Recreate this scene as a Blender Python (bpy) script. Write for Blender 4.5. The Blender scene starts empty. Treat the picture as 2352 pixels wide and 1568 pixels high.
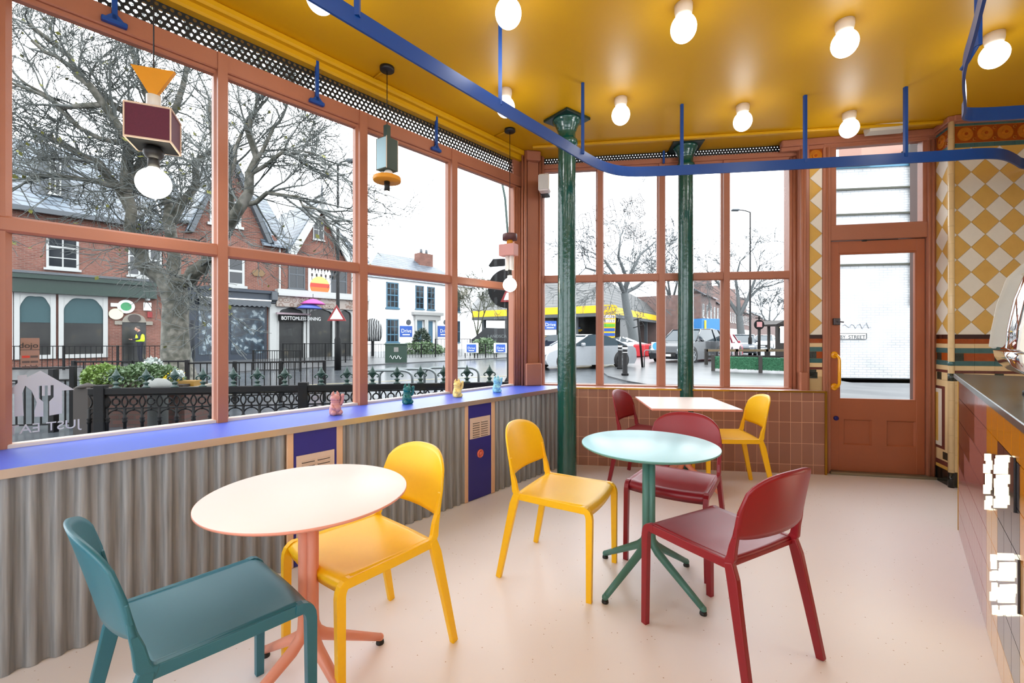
import bpy, math, random
from mathutils import Vector, Matrix
random.seed(7)
C = bpy.context.scene.collection
PI = math.pi
# ------------------------------------------------------------ camera, light, exposure
F, CX, CY, EYE = 1020.0, 1176.0, 773.0, 1.30          # focal length in pixels, principal column, horizon row, eye height
sc = bpy.context.scene
cam = bpy.data.cameras.new('camera'); camo = bpy.data.objects.new('camera', cam); C.objects.link(camo)
cam.sensor_width = 36; cam.lens = F / 2352 * 36; cam.shift_y = -11 / 2352
cam.clip_start = .02; cam.clip_end = 400
camo.location = (0, 0, EYE); camo.rotation_euler = (PI / 2, 0, 0)
sc.camera = camo
sc.view_settings.view_transform = 'Standard'; sc.view_settings.look = 'None'
sc.view_settings.gamma = 1; sc.view_settings.use_curve_mapping = False
sc.view_settings.exposure = 0.02
w = bpy.data.worlds.new('overcast_sky'); sc.world = w; w.use_nodes = True
nt = w.node_tree; bg = nt.nodes['Background']
tc = nt.nodes.new('ShaderNodeTexCoord'); sx = nt.nodes.new('ShaderNodeSeparateXYZ'); rp = nt.nodes.new('ShaderNodeValToRGB')
nt.links.new(tc.outputs['Generated'], sx.inputs[0]); nt.links.new(sx.outputs['Z'], rp.inputs[0]); nt.links.new(rp.outputs[0], bg.inputs[0])
rp.color_ramp.elements[0].position = 0.0; rp.color_ramp.elements[0].color = (.87, .94, 1, 1)
rp.color_ramp.elements[1].position = .6; rp.color_ramp.elements[1].color = (.93, .97, 1, 1)
bg.inputs[1].default_value = 5.0
LAMP_GLOW = 3.0          # opal globes on the ceiling
LAMP_W = 2.8            # light each ceiling globe throws, W
try:
    sc.cycles.max_bounces = 8; sc.cycles.transparent_max_bounces = 24; sc.cycles.diffuse_bounces = 5
    sc.cycles.sample_clamp_indirect = 6; sc.cycles.caustics_reflective = False; sc.cycles.caustics_refractive = False
    sc.cycles.use_denoising = True
except Exception: pass

# ------------------------------------------------------------ frames: a vertical plane with its own axes
class Fr:
    """local (s along, d outward, z up); pixel helpers give s and z of a pixel on the plane at depth d"""
    def __init__(f, P, u):
        l = math.hypot(*u); f.P = P; f.u = (u[0] / l, u[1] / l); f.n = (-f.u[1], f.u[0]); f.a = math.atan2(f.u[1], f.u[0])
    def w(f, s, d, z=0): return (f.P[0] + s * f.u[0] + d * f.n[0], f.P[1] + s * f.u[1] + d * f.n[1], z)
    def s(f, px, d=0):
        r = (px - CX) / F; px0 = f.P[0] + d * f.n[0]; py0 = f.P[1] + d * f.n[1]
        return (r * py0 - px0) / (f.u[0] - r * f.u[1])
    def Y(f, px, d=0): return f.w(f.s(px, d), d)[1]
    def z(f, px, py, d=0): return EYE + (CY - py) / F * f.Y(px, d)
    def loc(f, x, y):
        dx, dy = x - f.P[0], y - f.P[1]; return (dx * f.u[0] + dy * f.u[1], dx * f.n[0] + dy * f.n[1])
W = Fr((0, 0), (1, 0))
def gp(px, py, z=0.0):                    # the point at height z that shows at a pixel
    Y = (EYE - z) * F / (py - CY); return ((px - CX) / F * Y, Y)
def at(px, py, Y): return ((px - CX) / F * Y, Y, EYE + (CY - py) / F * Y)
A = Fr((-2.251, 2.0), (.6652, .7467))     # long window wall, left
B = Fr((.6945, 4.698), (.9898, -.1427))   # window wall ahead
D = Fr((3.046, 4.25), (.9797, -.2006))    # door wall
FF = Fr((3.884, 4.08), (-.089, -.248))    # splayed tiled return beside the door
E = Fr((3.795, 3.832), (.99, -.1415))     # tiled wall, right
K = Fr((3.0, 2.986), (-.6608, -.7505))    # counter front, running towards the camera; d goes into the counter
CEIL = 3.20

# ------------------------------------------------------------ materials
def lin(c):
    c = c / 255; return c / 12.92 if c <= .04045 else ((c + .055) / 1.055) ** 2.4
MATS = {}
def mat(name, rgb, rough=.5, metal=0, var=.06, scale=12, bump=0, bscale=60, emit=0, spec=.5, coat=0, k=1.0):
    if name in MATS: return MATS[name]
    m = bpy.data.materials.new(name); m.use_nodes = True; t = m.node_tree; N = t.nodes; L = t.links
    b = N['Principled BSDF']; col = [lin(c) * k for c in rgb]
    b.inputs['Roughness'].default_value = rough; b.inputs['Metallic'].default_value = metal
    b.inputs['Specular IOR Level'].default_value = spec; b.inputs['Coat Weight'].default_value = coat
    co = N.new('ShaderNodeTexCoord'); n = N.new('ShaderNodeTexNoise'); n.inputs['Scale'].default_value = scale; n.inputs['Detail'].default_value = 4
    L.new(co.outputs['Object'], n.inputs['Vector'])
    mx = N.new('ShaderNodeMix'); mx.data_type = 'RGBA'
    mx.inputs['A'].default_value = (*[max(0, c * (1 - var)) for c in col], 1); mx.inputs['B'].default_value = (*[min(1, c * (1 + var)) for c in col], 1)
    L.new(n.outputs['Fac'], mx.inputs['Factor']); L.new(mx.outputs['Result'], b.inputs['Base Color'])
    if bump:
        n2 = N.new('ShaderNodeTexNoise'); n2.inputs['Scale'].default_value = bscale; L.new(co.outputs['Object'], n2.inputs['Vector'])
        bp = N.new('ShaderNodeBump'); bp.inputs['Strength'].default_value = bump; bp.inputs['Distance'].default_value = .01
        L.new(n2.outputs['Fac'], bp.inputs['Height']); L.new(bp.outputs[0], b.inputs['Normal'])
    if emit:
        b.inputs['Emission Color'].default_value = (*col, 1); b.inputs['Emission Strength'].default_value = emit
    MATS[name] = m; return m
def rampmat(name, stops, tex='noise', scale=5, rough=.6, bump=0, stretch=(1, 1, 1), metal=0, k=1.0, spec=.5, w=None):
    """colours laid over a noise, voronoi, wave or brick pattern"""
    m = bpy.data.materials.new(name); m.use_nodes = True; t = m.node_tree; N = t.nodes; L = t.links
    b = N['Principled BSDF']; b.inputs['Roughness'].default_value = rough; b.inputs['Metallic'].default_value = metal; b.inputs['Specular IOR Level'].default_value = spec
    co = N.new('ShaderNodeTexCoord'); mp = N.new('ShaderNodeMapping'); mp.inputs['Scale'].default_value = stretch
    L.new(co.outputs['Object'], mp.inputs['Vector'])
    if tex == 'noise': n = N.new('ShaderNodeTexNoise'); n.inputs['Detail'].default_value = 6; out = n.outputs['Fac']
    elif tex == 'voronoi': n = N.new('ShaderNodeTexVoronoi'); out = n.outputs['Distance']
    else: n = N.new('ShaderNodeTexWave'); n.inputs['Distortion'].default_value = 4; out = n.outputs['Fac']
    n.inputs['Scale'].default_value = scale
    L.new(mp.outputs[0], n.inputs['Vector'])
    r = N.new('ShaderNodeValToRGB'); e = r.color_ramp.elements
    while len(e) < len(stops): e.new(.5)
    for i, (p, c) in enumerate(stops): e[i].position = p; e[i].color = (*[lin(v) * k for v in c], 1)
    L.new(out, r.inputs[0]); L.new(r.outputs[0], b.inputs['Base Color'])
    if bump:
        bp = N.new('ShaderNodeBump'); bp.inputs['Strength'].default_value = bump; bp.inputs['Distance'].default_value = .02
        L.new(out, bp.inputs['Height']); L.new(bp.outputs[0], b.inputs['Normal'])
    MATS[name] = m; return m
def brickmat(name, c1, c2, mort, scale=1.0, bw=.225, rh=.075, ms=.01, rough=.85, k=1.0, squash=False, bump=.3):
    """bricks (or slates, or tiles) laid in the object's x-z plane"""
    m = bpy.data.materials.new(name); m.use_nodes = True; t = m.node_tree; N = t.nodes; L = t.links
    b = N['Principled BSDF']; b.inputs['Roughness'].default_value = rough
    co = N.new('ShaderNodeTexCoord'); sp = N.new('ShaderNodeSeparateXYZ'); cb = N.new('ShaderNodeCombineXYZ'); ad = N.new('ShaderNodeMath')
    L.new(co.outputs['Object'], sp.inputs[0]); L.new(sp.outputs['X'], ad.inputs[0]); L.new(sp.outputs['Y'], ad.inputs[1])
    L.new(ad.outputs[0], cb.inputs['X']); L.new(sp.outputs['Z'], cb.inputs['Y'])
    n = N.new('ShaderNodeTexBrick'); L.new(cb.outputs[0], n.inputs['Vector'])
    n.inputs['Scale'].default_value = scale; n.inputs['Brick Width'].default_value = bw; n.inputs['Row Height'].default_value = rh; n.inputs['Mortar Size'].default_value = ms
    n.inputs['Color1'].default_value = (*[lin(v) * k for v in c1], 1); n.inputs['Color2'].default_value = (*[lin(v) * k for v in c2], 1); n.inputs['Mortar'].default_value = (*[lin(v) * k for v in mort], 1)
    n2 = N.new('ShaderNodeTexNoise'); n2.inputs['Scale'].default_value = 1.3; n2.inputs['Detail'].default_value = 6; L.new(co.outputs['Object'], n2.inputs['Vector'])
    mx = N.new('ShaderNodeMix'); mx.data_type = 'RGBA'; mx.blend_type = 'MULTIPLY'; mx.inputs['Factor'].default_value = .7
    r = N.new('ShaderNodeValToRGB'); r.color_ramp.elements[0].position = .3; r.color_ramp.elements[0].color = (.55, .55, .55, 1); r.color_ramp.elements[1].position = .65; r.color_ramp.elements[1].color = (1.0, 1.0, 1.0, 1)
    L.new(n2.outputs['Fac'], r.inputs[0]); L.new(n.outputs['Color'], mx.inputs['A']); L.new(r.outputs[0], mx.inputs['B']); L.new(mx.outputs['Result'], b.inputs['Base Color'])
    bp = N.new('ShaderNodeBump'); bp.inputs['Strength'].default_value = bump; bp.inputs['Distance'].default_value = .01; bp.invert = True
    L.new(n.outputs['Fac'], bp.inputs['Height']); L.new(bp.outputs[0], b.inputs['Normal'])
    MATS[name] = m; return m
def glassmat(name, tint=(1, 1, 1), refl=1.0):
    m = bpy.data.materials.new(name); m.use_nodes = True; t = m.node_tree; N = t.nodes; L = t.links
    N.remove(N['Principled BSDF']); out = N['Material Output']
    tr = N.new('ShaderNodeBsdfTransparent'); tr.inputs[0].default_value = (*tint, 1)
    gl = N.new('ShaderNodeBsdfGlossy'); gl.inputs['Roughness'].default_value = .0
    fr = N.new('ShaderNodeFresnel'); fr.inputs['IOR'].default_value = 1.25
    mu = N.new('ShaderNodeMath'); mu.operation = 'MULTIPLY'; mu.inputs[1].default_value = refl
    ms = N.new('ShaderNodeMixShader'); L.new(fr.outputs[0], mu.inputs[0]); L.new(mu.outputs[0], ms.inputs[0]); L.new(tr.outputs[0], ms.inputs[1]); L.new(gl.outputs[0], ms.inputs[2]); L.new(ms.outputs[0], out.inputs[0])
    MATS[name] = m; return m
# interior
yel_ceil = mat('mustard_gloss_paint', (204, 154, 4), .42, var=.05, scale=2, bump=.06, bscale=140)
terra = mat('terracotta_paint', (166, 106, 80), .42, var=.1, scale=5, bump=.12, bscale=30)
terra_door = mat('terracotta_door_paint', (164, 94, 62), .42, var=.08, scale=3, bump=.1, bscale=30)
bluesill = mat('ultramarine_laminate', (66, 98, 214), .38, var=.04, scale=40, spec=.9)
bluepanel = mat('navy_blue_panel', (40, 38, 128), .45)
railblue = mat('blue_painted_steel', (4, 68, 146), .38, var=.06)
green_col = mat('bottle_green_gloss_paint', (14, 74, 64), .18, var=.25, scale=9, bump=.35, bscale=26, coat=.4)
brass = mat('brass_trim', (190, 145, 50), .35, .9)
steel = mat('brushed_steel', (205, 200, 196), .3, .9)
blackm = mat('black_metal', (26, 28, 30), .45)
blackp = mat('black_plastic', (20, 20, 20), .5)
whitep = mat('white_plastic', (238, 236, 230), .35)
porcelain = mat('white_porcelain', (232, 222, 208), .3)
opal = mat('lit_opal_glass', (255, 250, 240), .2, emit=LAMP_GLOW, var=0)
opal_hot = mat('lit_opal_bulb', (255, 247, 225), .2, emit=14, var=0)
glass = glassmat('window_glass', refl=.18)
floor_m = None
# ------------------------------------------------------------ mesh builder and tagging
ORG = {}
class MB:
    def __init__(m): m.v = []; m.f = []; m.mi = []; m.sm = []
    def add(m, vs, fs, mi=0, smooth=False):
        o = len(m.v); m.v += [tuple(v) for v in vs]
        for f in fs: m.f.append(tuple(i + o for i in f)); m.mi.append(mi); m.sm.append(smooth)
        return m
    def box(m, x0, x1, y0, y1, z0, z1, mi=0):
        x0, x1 = min(x0, x1), max(x0, x1); y0, y1 = min(y0, y1), max(y0, y1); z0, z1 = min(z0, z1), max(z0, z1)
        return m.add([(x0, y0, z0), (x1, y0, z0), (x1, y1, z0), (x0, y1, z0), (x0, y0, z1), (x1, y0, z1), (x1, y1, z1), (x0, y1, z1)],
                     [(0, 3, 2, 1), (4, 5, 6, 7), (0, 1, 5, 4), (1, 2, 6, 5), (2, 3, 7, 6), (3, 0, 4, 7)], mi)
    def bbox(m, x0, x1, y0, y1, z0, z1, b=.004, mi=0):      # box with a chamfer round every edge
        x0, x1 = min(x0, x1), max(x0, x1); y0, y1 = min(y0, y1), max(y0, y1); z0, z1 = min(z0, z1), max(z0, z1)
        b = min(b, (x1 - x0) * .45, (y1 - y0) * .45, (z1 - z0) * .45)
        vs = []; idx = {}
        for i, x in enumerate((x0, x1)):
            for j, y in enumerate((y0, y1)):
                for k, z in enumerate((z0, z1)):
                    sx, sy, sz = (1, -1)[i], (1, -1)[j], (1, -1)[k]
                    idx[i, j, k, 'x'] = len(vs); vs.append((x, y + sy * b, z + sz * b))
                    idx[i, j, k, 'y'] = len(vs); vs.append((x + sx * b, y, z + sz * b))
                    idx[i, j, k, 'z'] = len(vs); vs.append((x + sx * b, y + sy * b, z))
        fs = []
        for i in (0, 1):
            q = [idx[i, 0, 0, 'x'], idx[i, 1, 0, 'x'], idx[i, 1, 1, 'x'], idx[i, 0, 1, 'x']]; fs.append(q if i else q[::-1])
            q = [idx[0, i, 0, 'y'], idx[0, i, 1, 'y'], idx[1, i, 1, 'y'], idx[1, i, 0, 'y']]; fs.append(q if i else q[::-1])
            q = [idx[0, 0, i, 'z'], idx[1, 0, i, 'z'], idx[1, 1, i, 'z'], idx[0, 1, i, 'z']]; fs.append(q if i else q[::-1])
            for j in (0, 1):
                fs.append([idx[0, i, j, 'y'], idx[1, i, j, 'y'], idx[1, i, j, 'z'], idx[0, i, j, 'z']])
                fs.append([idx[i, 0, j, 'x'], idx[i, 1, j, 'x'], idx[i, 1, j, 'z'], idx[i, 0, j, 'z']])
                fs.append([idx[i, j, 0, 'x'], idx[i, j, 1, 'x'], idx[i, j, 1, 'y'], idx[i, j, 0, 'y']])
                for k in (0, 1): fs.append([idx[i, j, k, 'x'], idx[i, j, k, 'y'], idx[i, j, k, 'z']])
        return m.add(vs, fs, mi)
    def tube(m, pts, r, n=8, mi=0, caps=True, smooth=True):
        pts = [Vector(p) for p in pts]; rs = r if isinstance(r, (list, tuple)) else [r] * len(pts)
        vs = []; t0 = None; nx = None
        for i, p in enumerate(pts):
            t = (pts[min(i + 1, len(pts) - 1)] - pts[max(i - 1, 0)]).normalized()
            if nx is None:
                nx = t.cross(Vector((0, 0, 1)) if abs(t.z) < .9 else Vector((1, 0, 0))).normalized()
            else:
                nx = (nx - t * nx.dot(t)); nx = nx.normalized() if nx.length > 1e-6 else t.orthogonal().normalized()
            ny = t.cross(nx)
            for k in range(n):
                a = 2 * PI * k / n; vs.append(p + (nx * math.cos(a) + ny * math.sin(a)) * rs[i])
        fs = [(i * n + k, i * n + (k + 1) % n, (i + 1) * n + (k + 1) % n, (i + 1) * n + k) for i in range(len(pts) - 1) for k in range(n)]
        m.add(vs, fs, mi, smooth)
        if caps: m.add([], [], mi); o = len(m.v) - len(vs); m.f.append(tuple(o + k for k in range(n))[::-1]); m.mi.append(mi); m.sm.append(False); m.f.append(tuple(o + (len(pts) - 1) * n + k for k in range(n))); m.mi.append(mi); m.sm.append(False)
        return m
    def sweep(m, pts, sec, side=(1, 0, 0), mi=0, smooth=False, close=False):
        """sweep a section [(a,b)...] (a along side, b in the path's plane) along pts; sec may be a function of i"""
        pts = [Vector(p) for p in pts]; S = Vector(side); vs = []; n = None; L = len(pts)
        for i, p in enumerate(pts):
            if close: t = (pts[(i + 1) % L] - pts[i - 1]).normalized()
            else: t = (pts[min(i + 1, L - 1)] - pts[max(i - 1, 0)]).normalized()
            b = t.cross(S).normalized(); s2 = b.cross(t)
            q = sec(i) if callable(sec) else sec; n = len(q)
            for a_, b_ in q: vs.append(p + s2 * a_ + b * b_)
        R = L if close else L - 1
        fs = [(i * n + k, i * n + (k + 1) % n, ((i + 1) % L) * n + (k + 1) % n, ((i + 1) % L) * n + k) for i in range(R) for k in range(n)]
        if not close: fs += [tuple(range(n))[::-1], tuple((L - 1) * n + k for k in range(n))]
        return m.add(vs, fs, mi, smooth)
    def lathe(m, prof, c=(0, 0, 0), n=24, mi=0, smooth=True, sx=1, sy=1, arc=None):
        vs = []; L = len(prof)
        for r, z in prof:
            for k in range(n):
                a = 2 * PI * k / n; vs.append((c[0] + r * math.cos(a) * sx, c[1] + r * math.sin(a) * sy, c[2] + z))
        fs = [(i * n + k, i * n + (k + 1) % n, (i + 1) * n + (k + 1) % n, (i + 1) * n + k) for i in range(L - 1) for k in range(n)]
        if prof[0][0] > 1e-5: fs.append(tuple(range(n))[::-1])
        if prof[-1][0] > 1e-5: fs.append(tuple((L - 1) * n + k for k in range(n)))
        return m.add(vs, fs, mi, smooth)
    def ball(m, c, r, n=16, mi=0, sx=1, sy=1, sz=1):
        k = max(6, n // 2)
        return m.lathe([(max(1e-6, math.sin(PI * i / k)) * r, -math.cos(PI * i / k) * r * sz) for i in range(k + 1)], c, n, mi, True, sx, sy)
    def prism(m, poly, h0, h1, axis='z', mi=0, smooth=False):
        """poly extruded along an axis: 'z' takes (x,y); 'y' takes (x,z); 'x' takes (y,z)"""
        n = len(poly)
        P = {'z': lambda a, b, h: (a, b, h), 'y': lambda a, b, h: (a, h, b), 'x': lambda a, b, h: (h, a, b)}[axis]
        vs = [P(a, b, h0) for a, b in poly] + [P(a, b, h1) for a, b in poly]
        m.add(vs, [tuple(range(n))[::-1], tuple(range(n, 2 * n))], mi)
        o = len(m.v) - 2 * n
        for k in range(n): m.f.append((o + k, o + (k + 1) % n, o + n + (k + 1) % n, o + n + k)); m.mi.append(mi); m.sm.append(smooth)
        return m
    def quad(m, a, b, c, d, mi=0): return m.add([a, b, c, d], [(0, 1, 2, 3)], mi)
    def poly(m, vs, mi=0): return m.add(vs, [tuple(range(len(vs)))], mi)
    def grid(m, fn, nu, nv, mi=0, smooth=True, thick=None):
        """surface fn(u,v) for u,v in 0..1; with thick, fn2 gives the other side"""
        vs = [fn(i / nu, j / nv) for j in range(nv + 1) for i in range(nu + 1)]
        q = lambda i, j: j * (nu + 1) + i
        fs = [(q(i, j), q(i + 1, j), q(i + 1, j + 1), q(i, j + 1)) for j in range(nv) for i in range(nu)]
        if thick is None: return m.add(vs, fs, mi, smooth)
        N = len(vs); vs += [thick(i / nu, j / nv) for j in range(nv + 1) for i in range(nu + 1)]
        fs += [tuple(N + k for k in f)[::-1] for f in fs]
        o = len(m.v)
        m.add(vs, fs, mi, smooth); e = []
        for i in range(nu): e += [(q(i, 0), N + q(i, 0), N + q(i + 1, 0), q(i + 1, 0)), (q(i, nv), q(i + 1, nv), N + q(i + 1, nv), N + q(i, nv))]
        for j in range(nv): e += [(q(0, j), q(0, j + 1), N + q(0, j + 1), N + q(0, j)), (q(nu, j), N + q(nu, j), N + q(nu, j + 1), q(nu, j + 1))]
        for f in e: m.f.append(tuple(o + k for k in f)); m.mi.append(mi); m.sm.append(True)
        return m
    def xf(m, M, start=0):
        for i in range(start, len(m.v)): m.v[i] = tuple(M @ Vector(m.v[i]))
        return m
    def build(m, name, mats, parent=None, fr=None, o=None, bevel=0, **tags):
        """link as ONE mesh object. With a parent the coordinates are the parent's frame coordinates; fr gives the frame of a top-level mesh"""
        if not isinstance(mats, (list, tuple)): mats = [mats]
        if parent is not None: f2, org = ORG[parent.name]
        else: f2, org = fr or W, o or (0, 0, 0)
        me = bpy.data.meshes.new(name)
        me.from_pydata([(x - org[0], y - org[1], z - org[2]) for x, y, z in m.v], [], m.f)
        for mt in mats: me.materials.append(mt)
        me.polygons.foreach_set('material_index', m.mi); me.polygons.foreach_set('use_smooth', m.sm); me.update()
        ob = bpy.data.objects.new(name, me); C.objects.link(ob); ORG[ob.name] = (f2, org)
        if parent is not None: ob.parent = parent
        else: ob.location = f2.w(org[0], org[1], org[2]); ob.rotation_euler = (0, 0, f2.a)
        if bevel:
            b = ob.modifiers.new('bevel', 'BEVEL'); b.width = bevel; b.segments = 2; b.limit_method = 'ANGLE'
        return tag(ob, **tags)
def tag(o, label=None, cat=None, group=None, kind=None):
    if label: o['label'] = label
    if cat: o['category'] = cat
    if group: o['group'] = group
    if kind: o['kind'] = kind
    return o
def T(name, label=None, cat=None, fr=W, o=(0, 0, 0), group=None, kind=None, rz=0, own=False):
    """an Empty at the thing's base; its parts are written in frame coordinates (or, with own=True, around the base itself)"""
    e = bpy.data.objects.new(name, None); C.objects.link(e); e.location = fr.w(*o); e.rotation_euler = (0, 0, fr.a + rz)
    ORG[e.name] = (W, (0, 0, 0)) if own else (fr, o)
    return tag(e, label, cat, group, kind)
def copy_tree(o, parent=None):
    c = o.copy(); C.objects.link(c); ORG[c.name] = ORG.get(o.name, (W, (0, 0, 0)))
    if parent is not None: c.parent = parent
    for ch in list(o.children): copy_tree(ch, c)
    return c
def recolour(o, m):
    for ch in o.children_recursive:
        if ch.type == 'MESH': ch.data = ch.data.copy(); ch.data.materials.clear(); [ch.data.materials.append(x) for x in (m if isinstance(m, list) else [m])]
def textmb(s, size, extr=.002, outline=0, mirror=False, align='LEFT', sp=1.0, bold=0):
    """letters as a mesh lying in the x-z plane, reading along +x"""
    cu = bpy.data.curves.new('t', 'FONT'); cu.body = s; cu.size = size; cu.align_x = align; cu.space_character = sp; cu.offset = bold
    if not outline: cu.extrude = extr
    ob = bpy.data.objects.new('t', cu); C.objects.link(ob); dg = bpy.context.evaluated_depsgraph_get(); dg.update()
    me = ob.evaluated_get(dg).to_mesh(); mb = MB(); k = -1 if mirror else 1
    if outline:
        cnt = {}
        for p in me.polygons:
            for e in p.edge_keys: cnt[e] = cnt.get(e, 0) + 1
        for (a, b), c in cnt.items():
            if c == 1:
                p, q = me.vertices[a].co, me.vertices[b].co
                mb.tube([(k * p.x, 0, p.y), (k * q.x, 0, q.y)], outline, 4, smooth=False)
    else:
        mb.add([(k * v.co.x, -v.co.z, v.co.y) for v in me.vertices], [tuple(p.vertices) for p in me.polygons])
    ob.to_mesh_clear(); C.objects.unlink(ob); bpy.data.objects.remove(ob); return mb
def transl(name, rgb):
    m = mat(name, rgb, .6); t = m.node_tree; N = t.nodes; L = t.links; b = N['Principled BSDF']; tb = N.new('ShaderNodeBsdfTranslucent'); tb.inputs[0].default_value = (*[lin(c) * .5 for c in rgb], 1)
    ms = N.new('ShaderNodeMixShader'); ms.inputs[0].default_value = .55; L.new(b.outputs[0], ms.inputs[1]); L.new(tb.outputs[0], ms.inputs[2]); L.new(ms.outputs[0], N['Material Output'].inputs[0]); return m
def arc(cx, cy, r, a0, a1, n): return [(cx + r * math.cos(math.radians(a0 + (a1 - a0) * i / n)), cy + r * math.sin(math.radians(a0 + (a1 - a0) * i / n))) for i in range(n + 1)]
def bez(p0, p1, p2, n=8): return [tuple((1 - t) ** 2 * a + 2 * t * (1 - t) * b + t * t * c for a, b, c in zip(p0, p1, p2)) for t in [i / n for i in range(n + 1)]]
def clip(poly, x0, x1, z0, z1):
    for ax, lim, sg in ((0, x0, 1), (0, x1, -1), (1, z0, 1), (1, z1, -1)):
        out = []
        for i in range(len(poly)):
            p, q = poly[i - 1], poly[i]; a, b = (p[ax] - lim) * sg, (q[ax] - lim) * sg
            if (a >= 0) != (b >= 0): t = a / (a - b); out.append((p[0] + (q[0] - p[0]) * t, p[1] + (q[1] - p[1]) * t))
            if b >= 0: out.append(q)
        poly = out
        if len(poly) < 3: return []
    return poly
# ------------------------------------------------------------ the room shell
def S(name, mb, m, fr=W, parent=None, o=(0, 0, 0), **k):
    k.setdefault('kind', 'structure'); return mb.build(name, m, parent, fr, o, **(k if parent is None else {}))
room = [A.w(-4.5, 0)[:2], A.w(3.62, 0)[:2], B.w(-.35, 0)[:2], B.w(B.s(1840), 0)[:2], D.w(-.15, .1)[:2], D.w(D.s(2150), .1)[:2], FF.w(0, 0)[:2], E.w(0, 0)[:2], E.w(2.8, 0)[:2], K.w(7, 2.4)[:2]]
# floor: pale pink terrazzo-speckled vinyl
fm = mat('pink_speckled_vinyl', (236, 230, 231), .36, var=.03, scale=1.2)
t = fm.node_tree; N = t.nodes; L = t.links; b = N['Principled BSDF']
co = N.new('ShaderNodeTexCoord'); vo = N.new('ShaderNodeTexVoronoi'); vo.inputs['Scale'].default_value = 34; L.new(co.outputs['Object'], vo.inputs['Vector'])
cr = N.new('ShaderNodeValToRGB'); cr.color_ramp.elements[0].position = .07; cr.color_ramp.elements[0].color = (1, 1, 1, 1); cr.color_ramp.elements[1].position = .10; cr.color_ramp.elements[1].color = (0, 0, 0, 1)
L.new(vo.outputs['Distance'], cr.inputs[0])
v2 = N.new('ShaderNodeTexVoronoi'); v2.inputs['Scale'].default_value = 34; L.new(co.outputs['Object'], v2.inputs['Vector']); sr = N.new('ShaderNodeSeparateColor'); L.new(v2.outputs['Color'], sr.inputs[0])
gt = N.new('ShaderNodeMath'); gt.operation = 'GREATER_THAN'; gt.inputs[1].default_value = .62; L.new(sr.outputs[0], gt.inputs[0])
mu = N.new('ShaderNodeMath'); mu.operation = 'MULTIPLY'; L.new(gt.outputs[0], mu.inputs[0]); L.new(cr.outputs[0], mu.inputs[1])
mx = N.new('ShaderNodeMix'); mx.data_type = 'RGBA'; old = b.inputs['Base Color'].links[0].from_socket
L.new(old, mx.inputs['A']); mx.inputs['B'].default_value = (.42, .26, .18, 1); L.new(mu.outputs[0], mx.inputs['Factor']); L.new(mx.outputs['Result'], b.inputs['Base Color'])
S('floor', MB().prism(room, -.12, 0), fm)
S('ceiling', MB().prism(room[:5] + [D.w(D.s(2160), .12)[:2]] + room[6:], CEIL, CEIL + .15), yel_ceil)
# mouldings on the ceiling
mo = MB()
for d0, d1, h in ((-.10, .10, .05), (-.055, .10, .09)): mo.bbox(-4.4, 3.5, d0, d1, CEIL - h, CEIL, .012)
S('trim_1', mo, yel_ceil, A)
mo = MB().bbox(-.45, 4.3, -.36, -.31, CEIL - .028, CEIL, .008).bbox(-.45, 4.3, -.33, -.30, CEIL - .018, CEIL, .006)
S('trim_2', mo, yel_ceil, B)

def hexmesh(s0, s1, z0, z1, p, d, th=.003, q_=.315):
    """perforated strip: hexagonal cells with round holes"""
    mb = MB(); rh = p * .866; r = p * q_; j = 0; z = z0 - rh * .3
    while z < z1 + rh:
        s = s0 - (p / 2 if j % 2 else 0)
        while s < s1 + p:
            R = p / math.sqrt(3)
            out = [(s + R * math.cos(PI / 6 + k * PI / 3), z + R * math.sin(PI / 6 + k * PI / 3)) for k in range(6)]
            inn = [(s + r * math.cos(PI / 6 + k * PI / 3), z + r * math.sin(PI / 6 + k * PI / 3)) for k in range(6)]
            if s0 < s < s1 and z0 < z < z1:
                o = []
                for k in range(6):
                    q = clip([out[k], out[(k + 1) % 6], inn[(k + 1) % 6], inn[k]], s0, s1, z0, z1)
                    if q: mb.poly([(a, d, c) for a, c in q][::-1])
                for k in range(6): a, c = inn[k], inn[(k + 1) % 6]; mb.quad((a[0], d, a[1]), (c[0], d, c[1]), (c[0], d + th, c[1]), (a[0], d + th, a[1]))
            else:
                q = clip(out, s0, s1, z0, z1)
                if q: mb.poly([(a, d, c) for a, c in q][::-1])
            s += p
        z += rh; j += 1
    return mb
dark_mesh = mat('black_perforated_metal', (18, 22, 24), .5)

# ---- window 1: the long wall
ZS = .80
wa = T('window_1', fr=A, kind='structure')
sA = [A.s(28), A.s(492, -.01), A.s(526, -.01), A.s(818, -.01), A.s(845, -.01), A.s(1031, -.01), A.s(1050, -.01), A.s(1178)]
mull = [(-.17, sA[0])] + [(sA[1], sA[2]), (sA[3], sA[4]), (sA[5], sA[6])]
pw = 1.1; back = [(-.17 - (k + 1) * (pw + .09) - .0, -.17 - (k + 1) * (pw + .09) + .09) for k in range(3)]
def post(s0, s1, d0, d1, z0, z1):
    c = (s0 + s1) / 2; h = (s1 - s0) / 2
    return MB().prism([(s0, 0), (s0, d1), (s1, d1), (s1, 0), (s1 - h * .28, d0 * .45), (s1 - h * .34, d0), (s0 + h * .34, d0), (s0 + h * .28, d0 * .45)], z0, z1)
for s0, s1 in mull[1:] + back: post(s0, s1, -.035, .04, ZS, 2.95).build('mullion', terra, wa)
MB().prism([(-.24, -.05), (-.20, -.09), (-.16, -.05), (-.06, -.05), (-.045, -.02), (sA[0] - .02, -.02), (sA[0], 0), (sA[0], .06), (-.24, .06)], ZS, 2.95).build('pilaster', terra, wa)
e0 = -4.4; e1 = A.s(1197)
MB().bbox(e0, e1, -.026, .03, 1.765, 1.838, .01).build('transom', terra, wa)
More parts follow.
